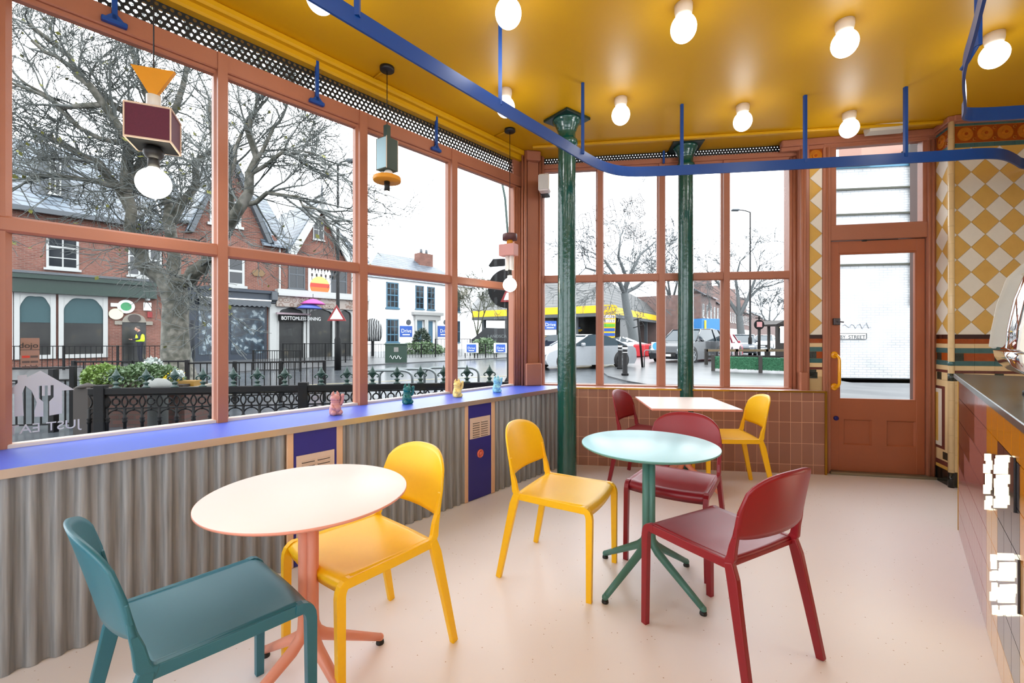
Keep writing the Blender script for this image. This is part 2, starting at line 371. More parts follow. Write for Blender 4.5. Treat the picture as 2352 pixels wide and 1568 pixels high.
MB().bbox(e0, e1, -.028, .05, 2.85, 2.955, .006).bbox(e0, e1, -.012, .04, 2.826, 2.856, .008).build('head_rail', terra, wa)
MB().bbox(e0, e1, -.014, .04, ZS - .02, ZS + .018, .004).build('bottom_rail', mat('pale_sill_bead', (216, 205, 196), .5), wa)
jm = MB()
for k in range(4): jm.lathe([(.014, ZS), (.014, 2.826)], (sA[7] + .012 + k * .024, -.012 - k * .010, 0), 10)
jm.box(sA[7], e1 + .06, -.01, .06, ZS, 3.16); jm.build('jamb', terra, wa)
hexmesh(e0, e1, 2.955, 3.15, .0345, .012).build('perforated_strip', dark_mesh, wa)
spans = [(sA[0], sA[1]), (sA[2], sA[3]), (sA[4], sA[5]), (sA[6], sA[7])] + [(b_[1], (back[k - 1][0] if k else -.24)) for k, b_ in enumerate(back)]
for s0, s1 in spans:
    for z0, z1 in ((ZS + .015, 1.768), (1.836, 2.84)): MB().box(s0 - .005, s1 + .005, .018, .022, z0, z1).build('pane', glass, wa)
# wall under it, and a stallriser outside
S('wall_left', MB().box(-4.5, 3.6, 0, .25, -.3, ZS - .02).box(-4.5, 3.6, .05, .25, 3.35, 4.2), mat('stallriser_paint', (120, 80, 66), .6, k=.5), A)
# corner pier between the two window walls
pts = [A.w(e1 + .0, -.03)[:2], A.w(e1 + .03, -.07)[:2], at(1212, 0, 4.56)[:2], at(1236, 0, 4.62)[:2], at(1241, 0, 4.66)[:2], B.w(B.s(1250), -.05)[:2], B.w(B.s(1250), .1)[:2], A.w(e1 + .25, .25)[:2], A.w(e1, .1)[:2]]
pier = MB().prism(pts, .78, CEIL)
for px, r, Y in ((1207, .014, 4.52), (1240, .014, 4.63), (1245, .010, 4.66), (1200, .01, 4.53)):
    x, y, _ = at(px, 0, Y); pier.lathe([(r, .80), (r, 3.19)], (x, y, 0), 10)
x, y, _ = at(1225, 0, 4.54); sub = MB().bbox(-.085, .085, -.03, .06, .80, 1.03, .01).bbox(-.075, .075, -.02, .06, 3.10, 3.2, .01)
sub.xf(Matrix.Translation((x, y, 0)) @ Matrix.Rotation(math.radians(12), 4, 'Z')); pier.add(sub.v, sub.f)
S('trim_3', pier, terra)

# ---- sill board and corrugated cladding below
SD = -.48; sill = T('sill_ledge', 'long blue laminate ledge under the left windows, thin metal front edge', 'ledge', A, (0, -.2, .77))
s_e = A.loc(*B.w(-.2, -.2)[:2])[0] + .1
cut = A.loc(*gp(1285, 893, ZS))[0] + .42
# ledge ends against the wainscot of the far wall
pB0, pB1 = B.w(-.6, -.2)[:2], B.w(1.2, -.2)[:2]
def onB(dA):  # where a line parallel to A meets the far wainscot face
    q0, q1 = A.loc(*pB0), A.loc(*pB1); tt = (dA - q0[1]) / (q1[1] - q0[1]); return q0[0] + (q1[0] - q0[0]) * tt
MB().prism([(-3.3, SD + .004), (-3.3, -.012), (onB(-.012), -.012), (onB(SD + .004), SD + .004)], ZS - .018, ZS).build('ledge_top', bluesill, sill)
MB().prism([(-3.3, SD), (-3.3, SD + .004), (onB(SD + .004), SD + .004), (onB(SD), SD)], ZS - .034, ZS + .0015).build('metal_edge', steel, sill)
galv = rampmat('galvanised_sheet', [(.2, (112, 114, 116)), (.5, (142, 144, 146)), (.85, (170, 172, 172))], 'noise', 5, .5, stretch=(14, 14, .6), metal=.25, bump=.08)
CD = -.425
def corr(s0, s1, z1=ZS - .034):
    P = .072; m = MB(); n = max(2, int((s1 - s0) / P * 14)); up = []
    for i in range(n + 1):
        s = s0 + (s1 - s0) * i / n; q = math.sin(2 * PI * s / P); q = max(-1, min(1, q * 1.35)); up.append((s, CD + .011 * q))
    vs = [(s, d, .002) for s, d in up] + [(s, d, z1) for s, d in up] + [(s, d + .002, .002) for s, d in up] + [(s, d + .002, z1) for s, d in up]
    n1 = n + 1
    m.add(vs, [(i, i + 1, n1 + i + 1, n1 + i) for i in range(n)] + [(2 * n1 + i + 1, 2 * n1 + i, 3 * n1 + i, 3 * n1 + i + 1) for i in range(n)], 0, True)
    return m
cs = lambda px: A.s(px, CD)
for lab, s0, s1 in (('corrugated metal cladding from the left picture edge to the first vent panel', -1.8, cs(657)), ('corrugated metal cladding between the two blue vent panels', cs(786), cs(1066)), ('corrugated metal cladding between the far vent panel and the corner column', cs(1134), onB(CD) - .01)):
    corr(s0, s1).build('cladding', galv, None, A, ((s0 + s1) / 2, CD, 0), label=lab, cat='cladding', group='corrugated cladding under the ledge')
S('trim_4', MB().box(-3.3, onB(-.40), -.40, -.02, 0, ZS - .034), mat('plywood_carcass', (150, 120, 95), .7), A)
vent_m = mat('beige_painted_vent', (214, 190, 172), .5)
batten = mat('pale_wood_batten', (218, 176, 140), .5)
for k, (a0, a1, b0, b1, vy0, vy1, lab) in enumerate(((657, 672, 771, 785, 1036, 1120, 'blue panel with two louvred beige vents behind the near round table'), (1066, 1073, 1126, 1134, 954, 1006, 'narrow blue panel with one vent and a round coral socket by the corner'))):
    o = T('vent_panel', lab, 'panel', A, (cs(a1), CD, 0), group='blue vent panels')
    s0, s1 = cs(a1), cs(b0)
    MB().bbox(s0, s1, CD - .012, CD + .02, .004, ZS - .036, .002).build('board', bluepanel, o)
    MB().bbox(cs(a0), s0, CD - .016, CD + .02, .002, ZS - .035, .003).build('batten', batten, o)
    MB().bbox(s1, cs(b1), CD - .016, CD + .02, .002, ZS - .035, .003).build('batten', batten, o)
    v0, v1 = s0 + (s1 - s0) * .06, s1 - (s1 - s0) * .06
    zt = A.z(b0, vy0 - 10 if k == 0 else vy0, CD); zt = .625 if k == 0 else .655; zb = zt - (.20 if k == 0 else .165)
    g = MB().bbox(v0, v1, CD - .016, CD - .011, zb, zt, .001); wv = v1 - v0
    for c in (0, 1):
        for i in range(7):
            zz = zt - .03 - i * (zt - zb - .05) / 6.3; x0 = v0 + wv * (.13 + .41 * c); x1 = x0 + wv * .33; g.box(x0, x1, CD - .0175, CD - .015, zz - .017, zz - .011, 1)
            g.prism([(CD - .016, zz), (CD - .027, zz - .010), (CD - .016, zz - .012)], x0, x1, 'x')
    g.build('louvre', [vent_m, blackp], o)
    if k == 0:
        g2 = MB().bbox(v0, v1, CD - .016, CD - .011, .10, .30, .001); g2.build('louvre', vent_m, o)
    else:
        cs_ = (s0 + s1) / 2; r = MB()
        r.lathe([(.034, 0), (.034, .008), (.028, .012), (.026, .012), (.026, .008), (.0001, .008)], (0, 0, 0), 28); r.lathe([(.016, .008), (.016, .012), (.0001, .012)], (0, 0, 0), 20)
        r.xf(Matrix.Translation((cs_, CD - .012, A.z(1101, 1040, CD))) @ Matrix.Rotation(PI / 2, 4, 'X')); r.build('socket', mat('coral_plastic', (226, 112, 92), .35), o)

# ---- window 2: the wall ahead, tiled wainscot
wt = [mat('brown_pink_tile_%d' % i, c, .3, var=.05, spec=.5) for i, c in enumerate(((160, 114, 94), (155, 109, 90), (165, 119, 99)))]
grout = mat('pink_grout', (226, 184, 152), .7)
w0, w1 = -.62, B.s(1899, -.2); g0, g1 = B.s(1567, -.2), B.s(1589, -.2); gc = (g0 + g1) / 2
wb = MB()
wb.box(w0, gc - .088, -.18, 0, 0, .775, 3).box(gc + .088, w1, -.18, 0, 0, .775, 3).box(gc - .088, gc + .088, -.01, 0, 0, .775, 3)
def tiles(mb, s0, s1, z0, z1, tw, th, soff, zoff, d, g=.0026, mats=(0, 1, 2), seed=1, t=.012):
    rn = random.Random(seed); j = math.floor((z0 - zoff) / th)
    while zoff + j * th < z1:
        i = math.floor((s0 - soff) / tw)
        while soff + i * tw < s1:
            a, b_ = max(s0, soff + i * tw + g), min(s1, soff + (i + 1) * tw - g); c, e = max(z0, zoff + j * th + g), min(z1, zoff + (j + 1) * th - g)
            if b_ - a > .004 and e - c > .004: mb.box(a, b_, d - t, d, c, e, rn.choice(mats))
            i += 1
        j += 1
for a_, b_ in ((w0, g0), (g1, w1 - .012)): tiles(wb, a_, b_, .0, .772, .1, .2, g1, .087, -.184, t=.0035); wb.box(a_, b_, -.186, -.18, 0, .772, 3)
S('wall_front', wb, wt + [grout], B)
lt = MB().box(w0, gc - .088, -.19, -.04, .775, .783, 1).box(gc + .088, w1, -.19, -.04, .775, .783, 1).box(gc - .088, gc + .088, -.08, -.04, .775, .783, 1)
for a_, b_ in ((w0, gc - .088), (gc + .088, w1)):
    s = a_
    while s < b_ - .02: lt.box(s + .002, min(s + .098, b_), -.188, -.05, .783, .786, 0); s += .1
S('trim_5', lt, [mat('pale_ledge_tile', (226, 196, 196), .2), grout], B)
br = MB()
for a_, b_ in ((w0, g0), (g1, w1)): br.box(a_, b_, -.2, -.186, .772, .787)
br.box(w1 - .012, w1, -.2, -.18, 0, .787).box(w1 - .004, w1 + .004, -.2, 0, 0, .787).box(g0 - .004, g0, -.2, -.186, .2, .787)
S('trim_6', br, brass, B)
wn = T('window_2', fr=B, kind='structure')
bx = [(B.s(1246), B.s(1252)), (B.s(1369), B.s(1387)), (B.s(1509), B.s(1529)), (B.s(1656), B.s(1677)), (B.s(1811), B.s(1836))]
for i, (s0, s1) in enumerate(bx[1:4]): post(s0, s1, -.04, .04, .78, 3.07).build('mullion', terra, wn)
p = MB(); s0, s1 = bx[4]; hs = (s1 - s0)
for k in range(4): p.lathe([(.018, .786), (.018, 3.06)], (s0 + .012 + k * hs * .3, -.02 - .012 * (k % 2), 0), 10)
p.box(s0, s1 + .04, -.02, .1, .786, CEIL); p.build('jamb', terra, wn)
MB().box(B.s(1250) - .012, B.s(1250) + .004, -.04, .05, .78, 3.07).build('jamb', terra, wn)
MB().bbox(bx[0][0], bx[4][0] + .01, -.028, .03, 1.872, 1.952, .01).build('transom', terra, wn)
MB().bbox(bx[0][0] - .02, bx[4][1], -.045, .05, 3.075, 3.125, .008).bbox(bx[0][0] - .02, bx[4][1], -.02, .05, 3.05, 3.08, .006).build('head_rail', terra, wn)
MB().bbox(bx[0][0], bx[4][0] + .01, -.05, .04, .783, .800, .004).build('bottom_rail', terra, wn)
hexmesh(bx[0][0], bx[4][0], 3.12, CEIL, .028, .0, q_=.17).build('perforated_strip', dark_mesh, wn)
ed = [bx[0][1], bx[1][0], bx[1][1], bx[2][0], bx[2][1], bx[3][0], bx[3][1], bx[4][0]]
for i in range(4):
    for z0, z1 in ((.795, 1.876), (1.948, 3.06)): MB().box(ed[2 * i] - .005, ed[2 * i + 1] + .005, .010, .014, z0, z1).build('pane', glass, wn)
S('trim_7', MB().box(-.45, 2.3, .02, .3, -.3, .78).box(-.45, 3.1, .05, .3, 3.35, 4.2), MATS['stallriser_paint'], B)

# ---- patterned wall tiles
ct = mat('cream_white_tile', (232, 228, 214), .16, var=.04, scale=20, coat=.3); yt = mat('honey_tile', (214, 172, 88), .16, var=.08, scale=14, coat=.3)
teal = mat('teal_glazed_tile', (62, 104, 106), .15, var=.25, scale=30); crm = mat('cream_glazed_tile', (226, 200, 152), .16, var=.06, scale=20)
mar = mat('maroon_glazed_tile', (104, 58, 52), .15, var=.2, scale=30); org = mat('amber_glazed_tile', (156, 70, 18), .12, var=.3, scale=20, bump=.2, bscale=50)
drk = mat('dark_ornament_tile', (44, 52, 44), .15, var=.5, scale=60, bump=.4, bscale=90); blkt = mat('black_glazed_tile', (24, 26, 24), .12)
amb2 = mat('amber_relief', (186, 112, 30), .12, var=.3, scale=40); dkb = mat('dark_brown_glazed_tile', (52, 26, 22), .12); tg = mat('old_tile_grout', (188, 164, 118), .8)
TM = [ct, yt, teal, crm, mar, org, drk, blkt, amb2, dkb, tg]
def diamonds(mb, s0, s1, z0, z1, cs0, cz0, pw=.2125, ph=.2145, d=0, g=.0016):
    for i in range(int((s0 - cs0) / (pw / 2)) - 2, int((s1 - cs0) / (pw / 2)) + 3):
        for j in range(int((z0 - cz0) / (ph / 2)) - 2, int((z1 - cz0) / (ph / 2)) + 3):
            if (i + j) % 2: continue
            c, e = cs0 + i * pw / 2, cz0 + j * ph / 2
            q = clip([(c - pw / 2 + g * 1.4, e), (c, e - ph / 2 + g * 1.4), (c + pw / 2 - g * 1.4, e), (c, e + ph / 2 - g * 1.4)], s0 + .001, s1 - .001, z0, z1)
            if q and len(q) > 2: mb.prism(q, d - .004, d, 'y', 0 if i % 2 == 0 else 1)
def bands(mb, s0, s1, d, tw=.15, soff=0, roundels=True):
    R = [(1.281, 1.319, 9, .3), (1.240, 1.281, 5, .15), (1.202, 1.238, 3, .15), (1.159, 1.201, 2, .15), (1.092, 1.157, 5, .15), (1.050, 1.090, 2, .15), (1.009, 1.048, 3, .15), (.985, 1.007, 4, .15),
         (.918, .983, 3, .15), (2.926, 2.961, 2, .15), (2.965, 3.108, 5, .15), (3.112, 3.146, 2, .15)]
    for z0, z1, m_, w_ in R:
        i = math.floor((s0 - soff) / w_)
        while soff + i * w_ < s1:
            a, b_ = max(s0, soff + i * w_ + .001), min(s1, soff + (i + 1) * w_ - .001)
            if b_ - a > .003:
                mb.box(a, b_, d - .004, d, z0, z1, m_)
                c = soff + (i + .5) * w_
                if m_ == 5 and z0 < 1.1 and s1 - s0 > .1 and i % 2 == 0 and a + .07 < b_:
                    mb.box(a, a + .066, d - .006, d, z0, z1, 6)
                if z0 == .918 and a + .07 < b_ and i % 2 == 0: mb.box(a, a + .066, d - .006, d, z0, z1, 6)
                if z0 == 2.965 and roundels and a < c < b_:
                    for rr, h, mi in ((.058, .007, 8), (.045, .004, 5), (.03, .016, 8), (.012, .02, 5)):
                        pp = [(c + rr * math.cos(k * PI / 9), 3.036 + rr * math.sin(k * PI / 9)) for k in range(18)]
                        pp = clip(pp, s0, s1, 2.9, 3.2)
                        if pp: mb.prism(pp, d - .004 - h, d - .004, 'y', mi)
                    for sg in (-1, 1):
                        if s0 < c + .075 * 1 < s1: mb.tube([(c + .072 + .012 * math.cos(k), d - .007, 3.036 + sg * .045 + .012 * math.sin(k)) for k in [q * .7 for q in range(9)]], .003, 5, 8)
            i += 1
# tiled wall on the right
we = MB().prism([(0, 0), (3, 0), (3, .2), (.2, .2)], 0, 3.3, 'z', 10)
diamonds(we, .0, 2.8, 1.320, 2.924, E.s(2230), E.z(2230, 596)); bands(we, .0, 2.8, 0, soff=.02)
tiles(we, 0, 2.8, .13, .915, .15, .15, 0, .13, 0, .001, (3,), t=.004); tiles(we, 0, 2.8, 0, .13, .3, .13, 0, 0, 0, .001, (7,), t=.008)
S('wall_right', we, TM, E)
# splayed return beside the door
fl = math.hypot(3.884 - 3.795, 4.08 - 3.832)
wf = MB().box(-.03, fl, .0, .015, 0, 3.3, 10)
diamonds(wf, 0, fl, 1.320, 2.924, FF.s(2165), FF.z(2165, 439)); bands(wf, 0, fl, 0, soff=.05)
wf.box(.0, fl, -.004, 0, .13, .915, 3)
wf.box(0, .17, -.006, 0, .30, .86, 4).box(0, .125, -.008, 0, .325, .835, 0).box(0, .075, -.010, 0, .36, .80, 1)
wf.box(0, fl, -.006, 0, .13, .16, 1).box(0, fl, -.006, 0, .16, .20, 4).box(.14, .21, -.006, 0, .215, .28, 6).box(0, fl, -.010, 0, 0, .13, 7)
wf.lathe([(.022, 0), (.022, 3.15)], (fl, -.004, 0), 16, 3)
for z in [k * .15 for k in range(21)]: wf.lathe([(.0225, 0), (.0225, .002)], (fl, -.004, z), 16, 10)
wf.lathe([(.023, 0), (.023, .13)], (fl, -.004, 0), 16, 7).lathe([(.0232, 0), (.0232, .065)], (fl, -.004, .918), 16, 6).lathe([(.0232, 0), (.0232, .035)], (fl, -.004, 1.05), 16, 2)
S('wall_return', wf, TM, FF)
S('trim_8', MB().bbox(-.02, fl + .02, -.035, .02, 3.146, CEIL, .008).bbox(-.02, fl + .02, -.015, .02, 3.13, 3.16, .005), terra, FF)
S('trim_9', MB().bbox(.0, 3, -.035, .02, 3.146, CEIL, .008).bbox(0, 3, -.015, .02, 3.13, 3.16, .005), terra, E)

# ---- door wall
d0s, d1s = D.s(1907), D.s(2125); jl, jr = D.s(1888), D.s(2147)
strip0 = D.s(1857)
ws = MB().box(strip0 - .01, jl, 0, .12, 0, 3.2, 10)
diamonds(ws, strip0, jl, 1.320, 2.924, jl, D.z(1888, 408)); bands(ws, strip0, jl, 0, soff=strip0 - .02)
ws.box(strip0, strip0 + .075, -.006, 0, .90, .96, 6)
S('wall_door', ws, TM, D)
S('trim_10', MB().bbox(strip0 - .25, jr + .03, -.05, .02, 3.135, CEIL, .01).bbox(strip0 - .25, jr + .03, -.025, .02, 3.10, 3.14, .008), terra, D)
pl = MB(); q0, q1 = D.s(1834), strip0
pl.bbox(q0, q1, -.03, .1, 0, 3.15, .008)
for k in range(2): pl.lathe([(.014, .8), (.014, 3.1)], (q0 + .018 + k * .022, -.034, 0), 10)
pl.bbox(q0 - .0, q1 - .02, -.05, .1, .78, .96, .006)
S('trim_11', pl, terra, D)
dr = T('door_1', fr=D, o=(d0s, 0, 0), kind='structure')
zl = D.z(1907, 555)                               # top of the leaf
fr_ = MB().bbox(jl, d0s - .006, -.03, .12, 0, 3.12, .006).bbox(d1s + .006, jr, -.03, .12, 0, 3.12, .006).bbox(d0s - .01, d1s + .01, -.02, .1, zl + .006, D.z(1907, 518), .006).bbox(jl, jr, -.03, .1, D.z(1920, 326), 3.12, .006)
fr_.lathe([(.012, 0), (.012, 3.1)], (jr - .03, -.032, 0), 10).lathe([(.01, 0), (.01, 3.1)], (jr - .06, -.03, 0), 10).lathe([(.01, 0), (.01, 3.1)], (jl + .03, -.03, 0), 10)
fr_.build('door_frame', terra, dr)
tz0, tz1 = D.z(1920, 520), D.z(1920, 326)
MB().bbox(d0s - .008, D.s(1920), -.01, .06, tz0 - .02, tz1 + .02, .003).bbox(D.s(2118), d1s + .008, -.01, .06, tz0 - .02, tz1 + .02, .003).bbox(d0s, d1s, -.01, .06, tz0 - .03, tz0, .003).build('transom_frame', terra, dr)
MB().box(D.s(1918), D.s(2120), .02, .024, tz0 - .01, tz1 + .01).build('pane', glass, dr)
gx0, gx1, gz0, gz1 = D.s(1927), D.s(2105), D.z(1927, 917), D.z(1927, 582)
lf = MB().bbox(d0s, gx0, 0, .045, .025, zl, .004).bbox(gx1, d1s, 0, .045, .025, zl, .004).bbox(gx0 - .004, gx1 + .004, 0, .045, gz1, zl, .004)
lz1, lz0 = .515, .275; a0, a1, a2, a3 = D.s(1938), D.s(2003), D.s(2037), D.s(2104)
lf.box(gx0 - .004, gx1 + .004, .002, .045, lz1, gz0).box(gx0 - .004, gx1 + .004, .002, .045, .025, lz0).box(gx0 - .004, a0, .002, .045, lz0, lz1).box(a1, a2, .002, .045, lz0, lz1).box(a3, gx1 + .004, .002, .045, lz0, lz1)
for x0, x1 in ((a0, a1), (a2, a3)):
    lf.box(x0, x1, .02, .04, lz0, lz1)
    for q in (0, .012): lf.add([(x0 + q, .003 + q * 1.3, lz0 + q), (x1 - q, .003 + q * 1.3, lz0 + q), (x1 - q, .003 + q * 1.3, lz1 - q), (x0 + q, .003 + q * 1.3, lz1 - q)], [])
    o_ = len(lf.v) - 8
    for k in range(4): lf.f.append((o_ + k, o_ + (k + 1) % 4, o_ + 4 + (k + 1) % 4, o_ + 4 + k)); lf.mi.append(0); lf.sm.append(False)
lf.build('door_leaf', terra_door, dr)
gb = MB()
for a_, b_, c_, e_ in ((gx0 - .004, gx0 + .012, gz0, gz1), (gx1 - .012, gx1 + .004, gz0, gz1), (gx0, gx1, gz0, gz0 + .012), (gx0, gx1, gz1 - .012, gz1)): gb.bbox(a_, b_, .0, .03, c_, e_, .003)
gb.build('glazing_bead', terra_door, dr)
MB().box(gx0, gx1, .02, .024, gz0, gz1).build('pane', glass, dr)
hs_, hz0, hz1 = D.s(1916), D.z(1921, 888), D.z(1921, 815)
hd = MB(); off = .075
pth = [(hs_, 0, hz1), (hs_, -.03, hz1 - .002)] + [(hs_ + .01 * k / 4, -.03 - off * .6 * math.sin(k * PI / 8), hz1 - .045 * (1 - math.cos(k * PI / 8))) for k in range(1, 5)]
low = [(x, y, hz0 + (hz1 - z)) for x, y, z in pth[::-1]]
hd.tube(pth + low, .013, 12)
for z in (hz0, hz1):
    m_ = MB().lathe([(.034, 0), (.034, .006), (.028, .012), (.014, .016)], (0, 0, 0), 20); m_.xf(Matrix.Translation((hs_, 0, z)) @ Matrix.Rotation(PI / 2, 4, 'X')); hd.add(m_.v, m_.f, 0, True)
hd.build('pull_handle', mat('yellow_enamel', (240, 168, 14), .2, coat=.4), dr, label='yellow enamelled pull handle')
m_ = MB().lathe([(.022, 0), (.022, .008), (.014, .014), (.0001, .014)], (0, 0, 0), 20); m_.xf(Matrix.Translation((D.s(1920), 0, D.z(1920, 960))) @ Matrix.Rotation(PI / 2, 4, 'X')); m_.build('lock', mat('navy_enamel', (18, 20, 110), .3), dr, label='dark blue round lock cover')
MB().bbox(D.s(1912), D.s(1927), -.03, 0, D.z(1920, 746), D.z(1920, 731), .003).tube([(D.s(1918), -.03, D.z(1920, 738)), (D.s(1932), -.05, D.z(1920, 740))], .006, 8).build('latch', mat('old_steel', (90, 84, 86), .4, .8), dr)
MB().bbox(D.s(1979), D.s(1990), -.012, 0, zl - .01, zl + .012, .002).bbox(D.s(1985), D.s(2062), -.006, .0, zl - .002, zl + .004, .001).build('door_stay', blackm, dr)
S('trim_12', MB().bbox(d0s - .02, jr + .02, -.06, .1, 0, .024, .004), mat('worn_aluminium_threshold', (150, 142, 122), .45, .6), D)
S('wall_outer', MB().box(strip0 - .05, jl - .01, .1, .3, -.2, 4.2).box(jr - .01, jr + 3.5, .12, .32, -.2, 4.2).box(jl - .01, jr, .13, .3, 3.32, 4.2), MATS['stallriser_paint'], D)
# rear of the room, behind the camera: pale tiled walls, openings added to let in daylight
pale = mat('pale_wall_paint', (236, 234, 232), .6)
q = [K.w(7, 2.4), A.w(-4.5, 0)]; rb = Fr(q[0][:2], (q[1][0] - q[0][0], q[1][1] - q[0][1])); ln = math.hypot(q[1][0] - q[0][0], q[1][1] - q[0][1])
S('wall_back', MB().box(0, ln, -.15, 0, 0, .7).box(0, ln, -.15, 0, 3.0, 3.2).box(0, .5, -.15, 0, .7, 3.0).box(ln - .5, ln, -.15, 0, .7, 3.0).box(ln / 2 - .05, ln / 2 + .05, -.12, 0, .7, 3.0), pale, rb)
q2 = E.w(2.8, 0); kl = K.loc(q2[0], q2[1]); S('wall_kitchen', MB().box(kl[0], 7.1, 2.4, 2.55, 0, 1.2).box(kl[0], 7.1, 2.4, 2.55, 2.9, 3.2).box(kl[0], 2.6, 2.4, 2.55, 1.2, 2.9).box(6.3, 7.1, 2.4, 2.55, 1.2, 2.9).box(4.4, 4.5, 2.4, 2.55, 1.2, 2.9), pale, K)
# ------------------------------------------------------------ counter and machine
cx = T('service_counter', 'tiled service counter at the right edge with a dark grey worktop', 'counter', K, (1, .4, 0))
ck = [mat('dark_brown_counter_tile', (84, 40, 34), .14, var=.2, scale=8, coat=.1), mat('mauve_counter_tile', (156, 100, 96), .14, var=.08, scale=8, coat=.1), mat('ochre_counter_tile', (204, 132, 20), .14, var=.08, scale=8, coat=.1), mat('black_counter_tile', (46, 44, 48), .1, var=.1, scale=8), mat('floor_reflection_tile', (206, 160, 100), .16, var=.08, scale=8, coat=.1)]
cg = mat('gold_grout', (222, 170, 110), .6)
CL = 6.5; cb = MB().box(0, CL, .012, .70, 0, 1.02, 5)
rows = [(.892 - .15 * k, .892 - .15 * k + (.15 if k else .125)) for k in range(7)]
tb = K.s(2239), K.s(2265), K.s(2288), K.s(2336)
rn = random.Random(5)
for r, (z0, z1) in enumerate(rows):
    z0 = max(0, z0); i = 0; nx = .05
    s = 0
    while s < CL:
        wd = .15 if s > tb[1] - .2 else .075
        c = s + wd / 2
        if c < tb[0]: m_ = 0 if r < 4 - int(c / .35) else 1
        elif c < tb[1]: m_ = 1
        elif tb[2] < c < tb[3] and r in (1, 2, 3, 4, 5): m_ = 3
        else: m_ = 2 if r < 3 else 4  # lower rows tan: the floor's reflection put into the tile colour
        if c < tb[0] and r == 2 and c < .3: m_ = 0
        cb.box(s + .0018, s + wd - .0018, 0, .012, z0 + .0018, min(z1, 1.02) - .0018, m_); s += wd
cb.build('tiled_front', ck + [cg], cx)
MB().bbox(-.03, CL, -.02, .74, 1.02, 1.05, .003).build('worktop', mat('dark_grey_worktop', (72, 82, 80), .22, var=.15, scale=60), cx)
MB().box(-.012, .0, -.002, .012, 0, 1.02).build('edge_trim', brass, cx)
MB().box(-.010, .0, .012, .70, 0, 1.02).build('end_panel', ck[0], cx)
# bright reflections in the front tiles, drawn as added glowing bars
glow = mat('glowing_tile_reflection', (255, 244, 214), .2, emit=2.2)
for lab, pa, pb, y0, y1, bars in (('upper bright reflection in the counter tiles, built as glowing bars', 2264, 2334, 1043, 1172, ((2268, 2280), (2292, 2320))), ('lower bright reflection in the counter tiles, built as glowing bars', 2281, 2344, 1278, 1405, ((2283, 2294), (2301, 2337)))):
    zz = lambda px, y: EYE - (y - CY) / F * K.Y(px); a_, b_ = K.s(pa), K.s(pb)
    o = T('counter_reflection', lab, 'light', K, (a_, 0, zz(pb, y1)), group='painted reflections in the counter tiles')
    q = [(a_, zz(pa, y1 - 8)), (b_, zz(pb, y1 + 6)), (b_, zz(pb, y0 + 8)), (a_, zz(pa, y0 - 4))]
    MB().prism(q, -.006, -.001, 'y').build('reflection_surround', ck[3], o)
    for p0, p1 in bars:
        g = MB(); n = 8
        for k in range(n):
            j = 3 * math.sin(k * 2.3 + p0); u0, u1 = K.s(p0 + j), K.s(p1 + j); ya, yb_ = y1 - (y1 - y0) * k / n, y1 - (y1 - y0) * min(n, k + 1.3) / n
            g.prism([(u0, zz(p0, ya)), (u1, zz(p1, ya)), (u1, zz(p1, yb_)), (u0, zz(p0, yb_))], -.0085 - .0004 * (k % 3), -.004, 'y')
        g.build('reflection_bar', glow, o)
# chrome coffee machine standing on the worktop
chrome = mat('polished_chrome', (236, 238, 240), .04, 1, var=.0); crmp = mat('cream_gloss_panel', (232, 228, 214), .25)
cm = T('coffee_machine', 'polished chrome espresso machine on the worktop at the right edge', 'coffee machine', K, (.9, .4, 1.05))
t0, t1 = 1.19, 1.88
up = [(.22, 1.655), (.17, 1.64), (.132, 1.615), (.089, 1.56), (.058, 1.449), (.040, 1.327), (.033, 1.255), (.045, 1.245), (.52, 1.245), (.52, 1.655)]
lo = [(.034, 1.238), (.038, 1.21), (.052, 1.18), (.08, 1.15), (.14, 1.125), (.52, 1.125), (.52, 1.238)]
MB().prism([(a, b_) for a, b_ in up], t0, t1, 'x', 0, True).build('upper_panel', chrome, cm)
MB().prism([(a, b_) for a, b_ in lo], t0 + .02, t1 - .01, 'x', 0, True).build('lower_panel', chrome, cm)
MB().prism([(a - .012, b_ + (.012 if b_ > 1.5 else 0)) for a, b_ in up], t1, t1 + .05, 'x').prism([(a - .008, b_) for a, b_ in lo], t1 - .01, t1 + .05, 'x').build('side_panel', crmp, cm)
MB().prism([(a - .010, b_ + (.01 if b_ > 1.5 else 0)) for a, b_ in up], t0 - .006, t0, 'x').build('side_panel', crmp, cm)
MB().bbox(t0 + .02, t1, .16, .5, 1.64, 1.69, .01).build('cup_tray', mat('grey_smoked_panel', (90, 96, 108), .25, .4), cm)
for s in (t0 + .12, t1 - .10):
    for d in (.14, .42):
        f = MB().lathe([(.024, 1.072), (.024, 1.128)], (s, d, 0), 20).build('foot', chrome, cm)
        MB().lathe([(.03, 1.05), (.03, 1.064), (.024, 1.068), (.024, 1.073)], (s, d, 0), 20).build('rubber_pad', blackp, f)

# ------------------------------------------------------------ cast iron columns
def column(px, Y, r, lab, rz, z0=0):
    x, y, _ = at(px, 0, Y); o = T('iron_column', lab, 'column', W, (x, y, 0), group='green cast iron columns', rz=rz, own=True)
    MB().lathe([(r * 1.12, z0), (r * 1.10, z0 + .02), (r * 1.02, z0 + .1), (r, .5), (r * .95, 1.6), (r * .92, 2.94), (r * .93, 2.95), (r * 1.1, 2.965), (r * 1.16, 2.985), (r * 1.1, 3.005), (r * .92, 3.02), (r * .90, 3.07), (r * .95, 3.085), (r * 1.0, 3.09), (r * 1.0, 3.10), (r * 1.12, 3.115), (r * 1.15, 3.125), (r * 1.32, 3.15), (r * 1.5, 3.165), (r * 1.5, 3.18)], (0, 0, 0), 40).build('shaft', green_col, o)
    MB().bbox(-.145, .145, -.145, .145, 3.176, 3.2, .004).build('cap_plate', mat('dark_green_iron', (16, 40, 34), .35), o)
    return o
